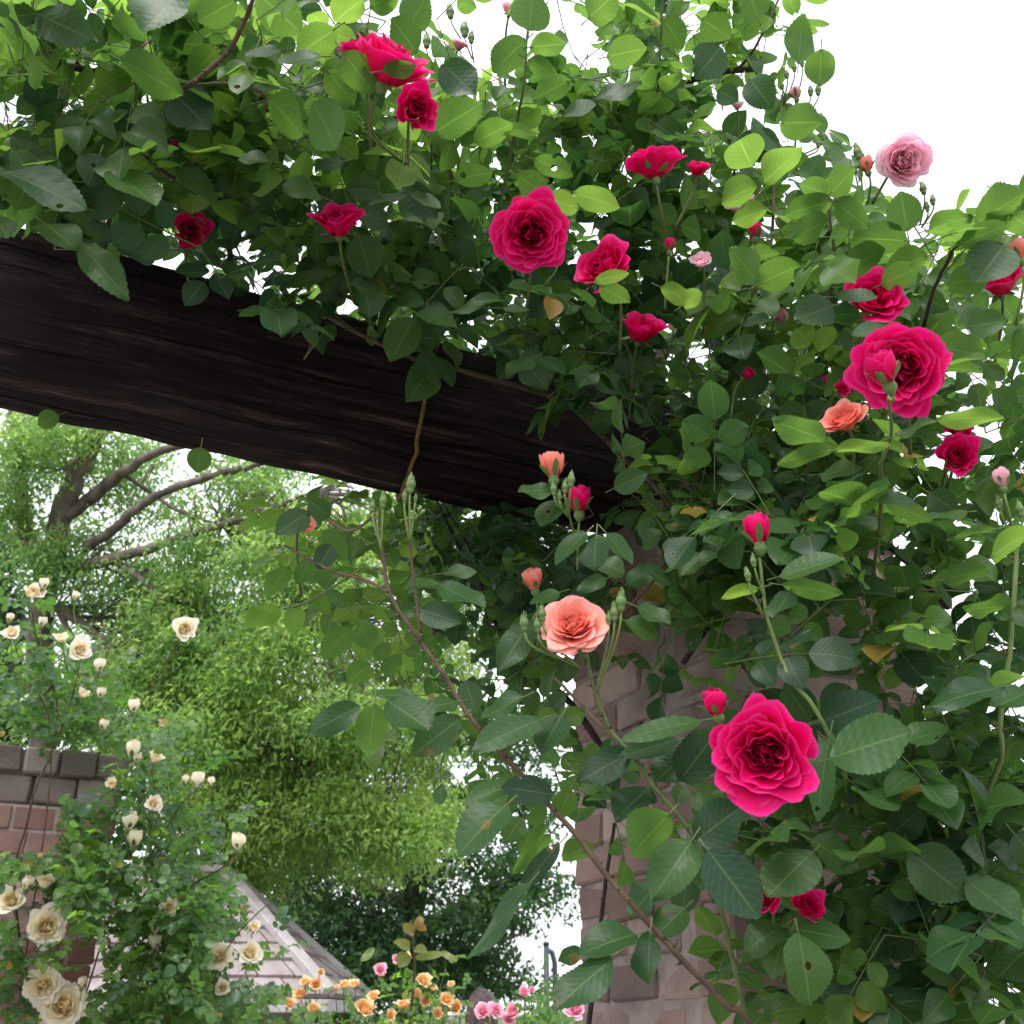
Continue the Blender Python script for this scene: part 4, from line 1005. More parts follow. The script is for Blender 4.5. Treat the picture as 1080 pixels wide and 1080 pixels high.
# foliage further inside, behind the arching canes and beneath the beam, plus the thin bright screen to its left
def inner(px, py): return True
def chk_inner(c):
    px, py, t = proj(c)
    if (py < 446 + .21 * px and t < 1.5) or px < 250: return False
    for (bx, by, r, bt) in BLOCKERS:
        if (px - bx) ** 2 + (py - by) ** 2 < (r + 10) ** 2 and t < bt + .03: return False
    return not blocked(c) and px > 255
for (cx, cy, rx, ry, t0, t1, cnt, plant, tn) in (
    (540, 560, 90, 26, 1.75, 2.3, 30, rp, .1), (460, 545, 40, 30, 1.75, 2.3, 10, rp, .3), (545, 610, 75, 75, 1.55, 2.1, 38, rp, .1), (610, 600, 40, 60, 1.4, 1.9, 9, rp, .1), (480, 570, 50, 40, 1.6, 2.0, 10, rp, .2), (560, 720, 60, 50, 1.35, 1.7, 9, rs, .2), (520, 770, 60, 40, 1.15, 1.5, 3, rs, .3),
    (370, 600, 60, 50, 1.25, 1.6, 7, rs, .5), (420, 690, 50, 40, 1.2, 1.5, 5, rs, .4), (390, 530, 60, 25, 1.4, 1.8, 5, rs, .6), (575, 800, 40, 40, 1.05, 1.3, 3, rs, .2), (300, 560, 30, 30, 1.3, 1.5, 1, rs, .7)):
    for _ in range(cnt):
        a = rng.uniform(0, 6.28); r = math.sqrt(rng.random())
        p = P(cx + rx * r * math.cos(a), cy + ry * r * math.sin(a), rng.uniform(t0, t1))
        if blocked(p): continue
        dv = np.array([rng.normal(0, .7), rng.normal(-.2, .6), rng.normal(.1, .55)])
        tot += shoot(mass[id(plant)], p - nrm(dv) * .06, dv, rng.uniform(.1, .2), rng.uniform(.035, .046), np.clip(tn + rng.normal(0, .1), 0, 1), chk=chk_inner)
for _ in range(80):
    a = rng.uniform(-.2, .75); p = P0 + DIR * a + PERP * rng.uniform(-.6, -.05) + ZZ * (BH + rng.uniform(.02, .45))
    shoot(mass[id(rb)], p, np.array([rng.normal(0, .7), rng.normal(-.3, .5), rng.normal(.3, .5)]), rng.uniform(.1, .2), rng.uniform(.038, .052), rng.beta(1, 7))
for _ in range(150):                       # the dense skirt that sits on the beam's back edge
    a = rng.uniform(-1.25, .5); p = P0 + DIR * a + PERP * rng.uniform(-.5, .03) + ZZ * (BH + rng.uniform(.02, .2))
    dv = np.array([rng.normal(0, .6), rng.normal(-.3, .5), rng.normal(.35, .4)])
    shoot(mass[id(rb)], p, dv, rng.uniform(.1, .2), rng.uniform(.036, .05), rng.beta(1, 7))
print('compound leaves', tot)
for pl in (rb, rp, rs, rk):
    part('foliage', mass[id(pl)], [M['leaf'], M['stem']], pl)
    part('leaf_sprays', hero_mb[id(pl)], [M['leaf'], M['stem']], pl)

# ================================================================== CREAM ROSE ON THE FAR PILLAR
rose_cream = thing('climbing_rose', 'cream yellow climbing rose growing over the red brick pillar', 'climbing rose', ground_at(110, 1060, 3.5), 'climbing roses on the pergola')
BLOCKERS2 = []
def cb(px, py, d, var=0, ax=0., ay=.3, t=3.2):
    global BLOCKERS
    if d >= 17: bloom(rose_cream, 'cream', var, px, py, d, t, ax, ay, stem=.14, radius=.95)
    else: bud(rose_cream, 'cream', px, py, d * 1.35, t, ax, 2.5, stem=.12)
for a in ((66, 1062, 48, 0, .1, .25), (46, 1041, 38, 0, -.2, .2), (48, 978, 40, 0, .2, .1), (12, 951, 31, 1, -.2, .4), (47, 934, 26, 2, 0, 1.2), (33, 627, 29, 2, .3, .6), (193, 664, 28, 1, .5, .2), (83, 686, 25, 1, .4, .3), (65, 676, 20, 2, -.3, .9), (13, 669, 18, 1, -.3, .6),
          (104, 707, 12), (88, 734, 17, 2, 0, .9), (140, 750, 12), (109, 769, 10), (163, 802, 21, 2, .3, .9), (139, 797, 15), (161, 848, 19, 1, .4, .4), (118, 829, 18, 2, -.2, .5), (135, 873, 16), (141, 892, 16), (208, 829, 14), (250, 895, 15), (178, 957, 21, 1, .3, .2), (162, 1000, 14), (233, 1010, 28, 0, -.3, .3), (262, 1006, 26, 1, .4, .4), (267, 980, 19, 2, .2, .6), (235, 1042, 17, 1, 0, .2), (28, 937, 12), (86, 1041, 10), (163, 985, 9), (106, 735, 10), (44, 660, 9), (79, 632, 8), (45, 620, 10), (10, 655, 8), (144, 803, 9), (195, 826, 8), (222, 828, 8)):
    cb(*a)
mb = MB(); mbs = MB()
def chk_cream(c):
    px, py, t = proj(c)
    if t < 3.6 and ((px < 62 and 838 < py < 898) or (70 < px < 108 and 1000 < py < 1045) or (px < 112 and 780 < py < 838 and rng.random() < .7)): return rng.random() < .08
    if 235 < px < 345 and 940 < py < 1040 and rng.random() < .6: return False
    for (bx, by, r, bt) in BLOCKERS:
        if (px - bx) ** 2 + (py - by) ** 2 < (r + 4) ** 2 and t < bt + .05: return False
    return True
for (cx, cy, rx, ry, t0, t1, cnt) in ((45, 762, 70, 26, 3.2, 3.7, 22), (95, 830, 40, 40, 3.1, 3.36, 10), (60, 920, 60, 26, 3.05, 3.3, 14), (35, 700, 40, 50, 3.2, 3.7, 13), (105, 725, 50, 40, 3.2, 3.7, 14), (150, 850, 36, 60, 3.3, 3.8, 20), (95, 890, 45, 28, 3.1, 3.36, 15), (50, 960, 55, 36, 3.0, 3.3, 14), (100, 940, 50, 40, 3.0, 3.4, 13), (20, 1040, 40, 50, 3.0, 3.3, 16), (165, 960, 60, 50, 3.1, 3.7, 44), (190, 1020, 66, 60, 3.0, 3.6, 70), (130, 1055, 60, 40, 3.0, 3.4, 22), (225, 950, 40, 30, 3.1, 3.5, 5), (250, 1050, 60, 26, 3.0, 3.4, 10), (215, 870, 50, 60, 3.2, 3.6, 5), (175, 780, 40, 50, 3.2, 3.6, 5), (300, 990, 26, 20, 3.1, 3.4, 2), (130, 1100, 160, 40, 3.0, 3.6, 30)):
    for _ in range(cnt):
        a = rng.uniform(0, 6.28); r = math.sqrt(rng.random())
        p = P(cx + rx * r * math.cos(a), cy + ry * r * math.sin(a), rng.uniform(t0, t1))
        dv = np.array([rng.normal(.1, .6), rng.normal(-.3, .5), rng.normal(.4, .5)])
        for rep in range(1 + (rng.random() < .9)):
            shoot(mb, p - nrm(dv) * .06 + rng.normal(0, .05, 3) * rep, dv + rng.normal(0, .3, 3) * rep, rng.uniform(.1, .24), rng.uniform(.029, .041), rng.beta(1.5, 3), chk=chk_cream)
part('foliage', mb, [M['leaf_cream'], M['stem']], rose_cream)
for (r, pts) in ((3.5, [(30, 1060, 3.3), (15, 930, 3.2), (28, 870, 3.2), (38, 830, 3.2), (55, 790, 3.25), (60, 740, 3.3), (40, 680, 3.3), (33, 640, 3.25)]), (2.5, [(60, 780, 3.3), (75, 740, 3.3), (85, 695, 3.25)]), (2.5, [(90, 1050, 3.4), (120, 960, 3.35), (160, 900, 3.3), (190, 850, 3.3), (205, 835, 3.25)]), (3, [(150, 1080, 3.3), (165, 990, 3.3), (195, 940, 3.25), (235, 915, 3.2), (250, 900, 3.2)]), (2, [(215, 1060, 3.2), (240, 1000, 3.2), (275, 960, 3.2), (300, 945, 3.2)]), (2, [(110, 780, 3.3), (150, 740, 3.3), (180, 690, 3.25), (192, 668, 3.2)]), (2, [(20, 1060, 3.2), (55, 780, 3.25), (10, 700, 3.25), (12, 672, 3.2)])):
    m2 = MB(); tube(m2, smooth_path([P(*p) for p in pts]), r * 1e-3 * np.linspace(1.3, .7, (len(pts) - 1) * 5 + 1), 6)
    part('cane', m2, M['cane'], rose_cream)

# ================================================================== BEDDING ROSES AT THE BOTTOM
def bush(label, px0, px1, py0, py1, t0, t1, cnt, tone, name='rose_bush', grp='rose bushes behind the pergola', leafmat='leaf_cream', L=(.022, .034)):
    cx = (px0 + px1) / 2; tm = (t0 + t1) / 2
    b = thing(name, label, 'rose bush', ground_at(cx, 1070, tm), grp)
    mb = MB()
    for _ in range(cnt):
        p = P(rng.uniform(px0, px1), py0 + (py1 - py0) * rng.random() ** .8, rng.uniform(t0, t1))
        dv = np.array([rng.normal(0, .4), rng.normal(-.2, .4), rng.normal(.8, .4)])
        shoot(mb, p - nrm(dv) * .08, dv, rng.uniform(.1, .22), rng.uniform(*L), np.clip(tone + rng.normal(0, .15), 0, 1), chk=chk_cream)
    part('foliage', mb, [M[leafmat], M['stem']], b)
    for _ in range(5):
        m2 = MB(); g0 = np.array(b['_w']) + [rng.normal(0, .08), rng.normal(0, .08), 0]
        top = P(rng.uniform(px0, px1), rng.uniform(py0, py1), tm)
        tube(m2, smooth_path([g0, g0 * .5 + top * .5 + [rng.normal(0, .05), 0, 0], top]), np.linspace(.007, .003, 11), 6)
        part('cane', m2, M['cane'], b)
    return b
orange_bush = thing('rose_bush', 'x', 'rose bush'); bpy.data.objects.remove(orange_bush)
for (px, py, d) in ((317, 1051, 18), (333, 1039, 17), (322, 1037, 15), (366, 1041, 15), (374, 1040, 16), (383, 1068, 20)): BLOCKERS.append((px, py, d / 2, 3.7))
ob = bush('orange rose bush with clustered blooms in front of the pale hut roof corner', 290, 395, 1052, 1110, 3.6, 4.2, 34, .45)
for (px, py, d, v) in ((317, 1051, 19, 0), (333, 1039, 18, 1), (322, 1038, 15, 0), (363, 1041, 15, 1), (374, 1040, 16, 0), (383, 1066, 21, 0), (338, 1026, 9, 1), (355, 1043, 10, 1), (304, 1060, 13, 0), (330, 1066, 15, 0), (394, 1052, 15, 0), ):
    bloom(ob, 'orange', v, px, py, d * rng.uniform(.95, 1.35), 3.65, rng.normal(0, .7), rng.uniform(.2, 1.6), stem=.15)
ob2 = bush('tall amber rose bush with a reddish young leaf shoot, nearest the brown haired visitor', 405, 480, 1030, 1110, 3.4, 3.9, 24, .7)
for (px, py, d, v) in ((446, 1036, 20, 0), (438, 1050, 17, 1), (450, 1056, 18, 1), (470, 1056, 19, 0), (482, 1063, 17, 0), (428, 1014, 15, 1), (476, 1040, 9, 1), (460, 1070, 14, 1), (425, 1062, 16, 0), (410, 1071, 15, 0), (456, 1044, 13, 1)):
    bloom(ob2, 'orange', v, px, py, d * rng.uniform(.95, 1.35), 3.45, rng.normal(0, .7), rng.uniform(.2, 1.6), stem=.15)
for (px, py, d) in ((401, 1024, 17), (418, 1012, 12)): bloom(ob2, 'rosepink', 0, px, py, d, 3.5, .1, .5, stem=.15)
m2 = MB(); mst = MB()
stt = [P(432, 1080, 3.4), P(436, 1040, 3.4), P(437, 1005, 3.4), P(433, 972, 3.4)]
tube(m2, smooth_path(stt), .004, 6, 1)
for (bx, by, tx, ty, wp, tn) in ((437, 973, 450, 982, 10, .9), (443, 966, 442, 980, 9, .7), (432, 1000, 418, 992, 14, .3), (430, 1005, 420, 1020, 16, .25), (437, 1010, 472, 1006, 10, .2), (465, 1005, 482, 1012, 8, .3), (437, 1000, 450, 1003, 12, .35), (395, 1000, 380, 1015, 9, .1), (437, 985, 424, 975, 12, .5)):
    b_, e_ = P(bx, by, 3.4), P(tx, ty, 3.36); leaflet(m2, b_, e_ - b_, nrm(CAM - b_) + ZZ * .4, np.linalg.norm(e_ - b_), wp * 3.4 / FPX / 2, tn)
mred, = [leaf_mat('reddish_young_leaf', (0.09, 0.19, 0.05), (0.30, 0.10, 0.045), (0.2, 0.15, 0.06), (0.2, 0.36, 0.05), (0.5, 0.2, 0.06), veins=False)]
sh = part('leaf_sprays', m2, [mred, M['cane']], ob2); 
pk = bush('pink rose bush flowering in front of the visitor and the brick pillar foot', 500, 640, 1064, 1110, 3.6, 4.3, 36, .45)
for (px, py, d, v) in ((509, 1068, 19, 0), (522, 1067, 19, 0), (542, 1069, 21, 1), (553, 1048, 16, 1), (607, 1066, 26, 0), (628, 1030, 14, 1), (536, 1077, 15, 0), (561, 1045, 9, 1)):
    bloom(pk, 'rosepink', v, px, py, d * 1.15, 3.65, rng.normal(0, .3), .6, stem=.15)
# low green shrubs beyond them
def shrub(label, cx, w, top, t, seed, tone):
    b = thing('shrub', label, 'shrub', ground_at(cx, 1070, t), 'shrubs beyond the rose beds')
    n = 2600; r = np.random.default_rng(seed)
    zt = P(cx, top, t)[2]
    c0 = np.array(b['_w'])
    th = r.uniform(0, 6.28, n); ph = np.arccos(r.uniform(-.2, 1, n)); rad = r.uniform(.55, 1, n) ** .5 * (1 + .18 * np.sin(5 * th + 3 * ph) + .1 * np.sin(11 * th))
    wx = w * t / FPX / 2
    pos = c0 + np.stack([wx * rad * np.sin(ph) * np.cos(th), wx * .8 * rad * np.sin(ph) * np.sin(th), .25 + (zt - .3) * rad * np.cos(ph).clip(-.15)], 1)
    m = MB(); leaf_cloud(m, pos, .05, .045, r, tone, .25, droop=.3)
    part('crown', m, M['leaf_cream'], b)
    m = MB()
    for k in range(5):
        a = k * 1.26
        tube(m, [c0, c0 + np.array([.1 * math.cos(a), .1 * math.sin(a), zt * .35]), c0 + np.array([wx * .6 * math.cos(a), wx * .5 * math.sin(a), zt * .7])], [.02, .014, .005], 6)
    part('branches', m, M['cane'], b)

def leaf_cloud(mb, pos, ln, wd, r, tone, tvar, droop=.5, out=None):
    n = len(pos)
    d = r.normal(0, 1, (n, 3)); d[:, 2] -= droop * 1.6
    d /= np.linalg.norm(d, axis=1)[:, None]
    up = r.normal(0, .55, (n, 3)); up[:, 2] += 1.0
    x = np.cross(d, up); x /= np.linalg.norm(x, axis=1)[:, None] + 1e-9
    nn = np.cross(x, d)
    l = (ln * r.uniform(.6, 1.3, n))[:, None]; w = (wd * r.uniform(.6, 1.25, n))[:, None]
    v0 = pos; v1 = pos + d * l * .45 + x * w * .5 + nn * w * .12; v2 = pos + d * l - nn * l * .12; v3 = pos + d * l * .45 - x * w * .5 + nn * w * .12
    vs = np.stack([v0, v1, v2, v3], 1).reshape(-1, 3)
    i = np.arange(n)[:, None] * 4
    q = i + np.array([[0, 1, 2, 3]])
    tn = np.repeat(np.clip(tone + r.normal(0, tvar, n), 0, 1), 4) if np.isscalar(tone) else np.repeat(np.clip(tone + r.normal(0, tvar, n), 0, 1), 4)
    a = np.tile(np.array([[0, 0, 0], [.45, 1, 0], [1, 0, 0], [.45, -1, 0]], float), (n, 1))
    mb.add(vs, q, None, a, tn)
shrub('low pale green shrub beyond the pink roses', 575, 90, 1035, 8.5, 3, .6)
shrub('dark low shrub behind the orange roses', 420, 130, 1040, 9.5, 4, .3)
shrub('green low shrub beside the hut corner', 365, 80, 1046, 9.0, 5, .4)

# ================================================================== HUT
hut = thing('garden_hut', 'small garden hut with a whitened stone slab hip roof behind the cream roses', 'hut', ground_at(200, 1070, 8.6))
E2 = P(347, 1053, 7.5); ez = E2[2]; E1 = E2 + np.array([-2.7, 0, 0]); E3 = E2 + np.array([0, 2.4, 0]); E4 = E1 + np.array([0, 2.4, 0])
G2 = P(236, 922, 8.55); G1 = G2 + np.array([-1.0, 0, 0]); G2[1] = G1[1] = E2[1] + 1.2
sc_ = (G2[1] / P(236, 922, 8.55)[1]); G2 = CAM + (P(236, 922, 8.55) - CAM) * sc_; G1 = G2 + np.array([-1.0, 0, 0])
mb = MB()
def slabs(a, b, c, d, rows, cols):      # a,b eave left/right, c,d ridge right/left
    up = nrm(np.cross(b - a, d - a))
    if up[2] < 0: up = -up
    f = lambda u, v: (a * (1 - u) + b * u) * (1 - v) + (d * (1 - u) + c * u) * v
    for r in range(rows):
        v0, v1 = r / rows, (r + 1) / rows
        cc = max(1, round(cols * (1 - .6 * v0)))
        off = .5 if r % 2 else 0
        us = np.clip((np.arange(cc + 1) - off) / cc, 0, 1) if off == 0 else np.clip(np.concatenate([[0], (np.arange(cc) + .5) / cc, [1]]), 0, 1)
        for u0, u1 in zip(us[:-1], us[1:]):
            if u1 - u0 < .02: continue
            g_ = .028 / cc
            j = rng.normal(0, .004)
            q4 = [f(u0 + g_, v0), f(u1 - g_, v0), f(u1 - g_, v1), f(u0 + g_, v1)]
            lo = [p + up * (.005) for p in q4]; hi = [q4[0] + up * (.045 + j), q4[1] + up * (.045 + j), q4[2] + up * (.022 + j), q4[3] + up * (.022 + j)]
            vs = lo + hi
            mb.add(vs, [(0, 3, 2, 1), (4, 5, 6, 7), (0, 1, 5, 4), (1, 2, 6, 5), (2, 3, 7, 6), (3, 0, 4, 7)], None, None, rng.uniform(.2, 1))
slabs(E1, E2, G2, G1, 8, 10); slabs(E2, E3, G2, G2, 6, 6); slabs(E3, E4, G1, G2, 6, 7); slabs(E4, E1, G1, G1, 6, 6)
part('roof', mb, M['roof'], hut, smooth=False)
def bar(mb, a, b, w, h, m=0):
    d = nrm(b - a); s = nrm(np.cross(d, ZZ)); u = np.cross(s, d)
    box(mb, a - s * w / 2 - u * h / 2, b - a, s * w, u * h, m, .6, .006)
for (a, b) in ((E2, G2), (E1, G1), (E3, G2), (E4, G1), (G1, G2)):
    m2 = MB(); bar(m2, a + ZZ * .045, b + ZZ * .045, .11, .06); part('ridge_board', m2, M['white'], hut, smooth=False)
m2 = MB()
for a, b in ((E1, E2), (E2, E3), (E3, E4), (E4, E1)): bar(m2, a - ZZ * .05, b - ZZ * .05, .03, .09)
part('fascia', m2, M['white'], hut, smooth=False)
for e in (E1, E2, E3, E4):
    m2 = MB(); c = (E1 + E3) / 2; p = e + (c - e) * .13; p[2] = 0
    box(m2, p - [.045, .045, 0], [.09, 0, 0], [0, .09, 0], ZZ * (ez - .02), 0, .5, .008); part('post', m2, M['white'], hut, smooth=False)
m2 = MB(); o = E1 + (np.array([.6, .5, 0])); o[2] = 0
box(m2, o, [1.5, 0, 0], [0, 1.4, 0], ZZ * (ez - .03)); part('wall', m2, M['wall'], hut, smooth=False)

# ================================================================== POSTS, VISITOR
def gpost(label, px, top, t, bend):
    b = thing('metal_post', label, 'post', ground_at(px, 1070, t), 'slim metal posts beyond the garden')
    c = np.array(b['_w']); zt = P(px, top, t)[2]
    m2 = MB()
    pts = [c, c + ZZ * zt * .5, c + ZZ * zt * (.93 if bend else 1.)]
    if bend: pts += [c + ZZ * zt * .985 - RT * .03, c + ZZ * zt - RT * .10]
    tube(m2, pts, .035, 10); part('shaft', m2, M['metal'], b)
    m2 = MB(); tube(m2, [c, c + ZZ * .02, c + ZZ * .03], [.09, .09, .05], 12); part('base_plate', m2, M['metal'], b)
    m2 = MB(); e = pts[-1]; tube(m2, [e - ZZ * .01, e + ZZ * .02, e + ZZ * .035], [.042, .042, .01], 10); part('cap', m2, M['metal'], b)
gpost('taller straight blue grey metal post between the dark tree and the brick pillar', 577, 994, 12.5, False)
gpost('shorter blue grey metal post with bent top beside the taller post', 586, 1000, 12.8, True)

vz = ground_at(508, 1070, 6.7)
vis = thing('person', 'person with shoulder length brown hair and lavender top seen from behind', 'person', vz)
v0 = np.array(vz); HT = P(508, 1042, 6.7)[2]; k_ = HT / 1.62
me = bpy.data.meshes.new('body')
J = [(0, 0, .86), (0, 0, 1.02), (0, -.01, 1.22), (0, 0, 1.33), (0, 0, 1.39), (0, .015, 1.46), (0, .02, 1.53), (0, .015, 1.585),
     (.15, 0, 1.31), (.19, 0, 1.06), (.20, .07, .84), (.20, .1, .76), (-.15, 0, 1.31), (-.19, 0, 1.06), (-.20, .07, .84), (-.20, .1, .76),
     (.09, 0, .80), (.095, .01, .45), (.10, -.01, .08), (.10, .13, .03), (-.09, 0, .80), (-.095, .01, .45), (-.10, -.01, .08), (-.10, .13, .03)]
Rr = [.13, .115, .12, .09, .05, .075, .09, .06, .055, .04, .03, .025, .055, .04, .03, .025, .085, .055, .04, .03, .085, .055, .04, .03]
Ed = [(0, 1), (1, 2), (2, 3), (3, 4), (4, 5), (5, 6), (6, 7), (3, 8), (8, 9), (9, 10), (10, 11), (3, 12), (12, 13), (13, 14), (14, 15), (0, 16), (16, 17), (17, 18), (18, 19), (0, 20), (20, 21), (21, 22), (22, 23)]
fing = []
for sx, wi in ((1, 11), (-1, 15)):
    for f_ in range(5):
        ox = (f_ - 2) * .014
        if f_ == 0: J += [(sx * (.20 - .03), .12, .74), (sx * (.20 - .035), .135, .71)]
        else: J += [(sx * .20 + ox * .9, .115 + .004 * f_, .715), (sx * .20 + ox * .9, .12, .68 - .006 * (2 - abs(f_ - 2.5)))]
        Rr += [.009, .007]; n_ = len(J); Ed += [(wi, n_ - 2), (n_ - 2, n_ - 1)]
me.from_pydata([(a * k_, b * k_, c * k_) for a, b, c in J], Ed, []); me.materials.append(M['skin'])
bod = link('body', me, vis)
sm = bod.modifiers.new('skin', 'SKIN'); sm.use_smooth_shade = True
for i, r in enumerate(Rr): me.skin_vertices[0].data[i].radius = (r * k_, r * k_); me.skin_vertices[0].data[i].use_root = (i == 0)
bod.modifiers.new('sub', 'SUBSURF').render_levels = 1
def shell(prof, mat, name, ny=1.0, nseg=44, wob=0.0):
    m2 = MB(); vs = []; n = len(prof)
    for (z, rx, ry, cy) in prof:
        for k in range(nseg):
            a = 2 * math.pi * k / nseg; w_ = 1 + wob * (.6 * math.sin(a * 7 + z * 9) + .5 * math.sin(a * 19 - z * 23))
            vs.append(v0 + np.array([rx * math.cos(a) * w_, cy + ry * math.sin(a) * w_, z]) * k_)
    q = [(i * nseg + k, i * nseg + (k + 1) % nseg, (i + 1) * nseg + (k + 1) % nseg, (i + 1) * nseg + k) for i in range(n - 1) for k in range(nseg)]
    m2.add(vs, q); part(name, m2, mat, vis)
shell([(.50, .26, .22, 0), (.7, .22, .19, 0), (.9, .175, .15, 0), (1.02, .145, .12, 0), (1.15, .165, .13, 0), (1.28, .19, .12, 0), (1.345, .17, .095, 0), (1.375, .09, .075, 0), (1.385, .065, .06, 0)], M['dress'], 'dress', wob=.03)
shell([(1.30, .08, .05, -.085), (1.36, .10, .07, -.06), (1.44, .103, .10, -.025), (1.49, .101, .112, -.012), (1.53, .096, .11, -.006), (1.565, .083, .095, 0), (1.592, .064, .075, 0), (1.61, .04, .05, 0), (1.620, .012, .014, 0)], M['hair'], 'hair', wob=.05)

# ================================================================== TREES
def tree(label, crownm, base, limbs, clumps, ln, wd, tone, tvar, seed, droop, name='tree', spread=(.3, .22), grp='trees behind the garden', twig=.012):
    r = np.random.default_rng(seed)
    t = thing(name, label, 'tree', tuple(float(x) for x in base), grp)
    mt = MB(); allp = []
    for k, (pts, r0, r1) in enumerate(limbs):
        w = smooth_path(pts); n = len(w)
        rad = np.linspace(r0, r1, n) * (1 + .06 * r.normal(0, 1, n))
        w = w + r.normal(0, r0 * .10, w.shape) * (np.arange(n) > 0)[:, None]
        tube(mt if k == 0 else mt, w, rad, 10 if r0 > .08 else 6); allp.append(w)
    allp = np.vstack(allp)
    cm = MB(); tw = MB()
    P_, T_ = [], []
    for (cx, cy, rx, ry, t0, t1, n, per, tn) in clumps:
        for _ in range(n):
            a = r.uniform(0, 6.28); q_ = math.sqrt(r.random())
            c = P(cx + rx * q_ * math.cos(a), cy + ry * q_ * math.sin(a), r.uniform(t0, t1))
            near = allp[np.argmin(np.linalg.norm(allp - c, axis=1))]
            mid = near * .45 + c * .55 + r.normal(0, .12, 3) + ZZ * .1
            tube(mt, smooth_path([near, mid, c]), np.linspace(twig, .004, 11), 4, caps=False)
            u3 = r.normal(0, 1, (per, 3)); u3 /= np.linalg.norm(u3, axis=1)[:, None]
            rad3 = r.random(per) ** .42
            sz = r.uniform(.6, 1.35)
            ci = u3 * rad3[:, None] * np.array([spread[0], spread[0], spread[1]]) * 1.55 * sz
            ci[:, 2] -= .55 * (ci[:, 0] ** 2 + ci[:, 1] ** 2) / sz
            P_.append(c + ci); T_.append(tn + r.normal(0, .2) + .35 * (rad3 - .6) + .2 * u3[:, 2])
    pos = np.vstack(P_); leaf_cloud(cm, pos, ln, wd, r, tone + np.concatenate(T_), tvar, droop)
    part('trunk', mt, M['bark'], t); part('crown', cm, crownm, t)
    return t

T1 = 10.5
b1 = P(40, 900, T1); b1[2] = 0
limbs1 = [([b1, P(42, 800, T1), P(42, 680, T1), P(52, 600, T1), P(70, 530, T1), P(92, 480, T1), P(112, 440, T1), P(135, 370, T1)], .24, .12),
 ([P(50, 610, T1), P(30, 570, T1 + .1), P(22, 520, T1 + .2), P(18, 450, T1 + .3), P(5, 380, T1 + .4)], .15, .07),
 ([P(64, 550, T1), P(100, 522, T1), P(132, 497, T1 - .2), P(165, 477, T1 - .3), P(200, 466, T1 - .4), P(250, 440, T1 - .6)], .12, .05),
 ([P(50, 600, T1), P(95, 595, T1 - .2), P(135, 585, T1 - .4), P(178, 572, T1 - .5), P(215, 560, T1 - .6), P(260, 545, T1 - .7), P(330, 520, T1 - .8)], .12, .03),
 ([P(90, 578, T1 - .1), P(118, 560, T1 - .2), P(140, 540, T1 - .3), P(170, 520, T1 - .4), P(205, 508, T1 - .5), P(240, 497, T1 - .6), P(275, 489, T1 - .7), P(330, 470, T1 - .8)], .09, .05),
 ([P(120, 590, T1 - .3), P(150, 612, T1 - .5), P(180, 640, T1 - .6), P(210, 672, T1 - .7), P(250, 696, T1 - .8), P(285, 690, T1 - .9), P(320, 670, T1 - 1), P(360, 660, T1 - 1)], .06, .025),
 ([P(60, 640, T1), P(130, 690, T1 - .5), P(200, 740, T1 - .8), P(270, 785, T1 - 1), P(310, 815, T1 - 1.1), P(345, 850, T1 - 1.2), P(400, 870, T1 - 1.3)], .08, .025),
 ([P(130, 500, T1 - .2), P(160, 520, T1 - .1), P(190, 540, T1 - .2), P(235, 555, T1 - .2)], .04, .015),
 ([P(60, 640, T1), P(100, 720, T1 - .6), P(140, 790, T1 - .8), P(190, 850, T1 - 1)], .06, .02)]
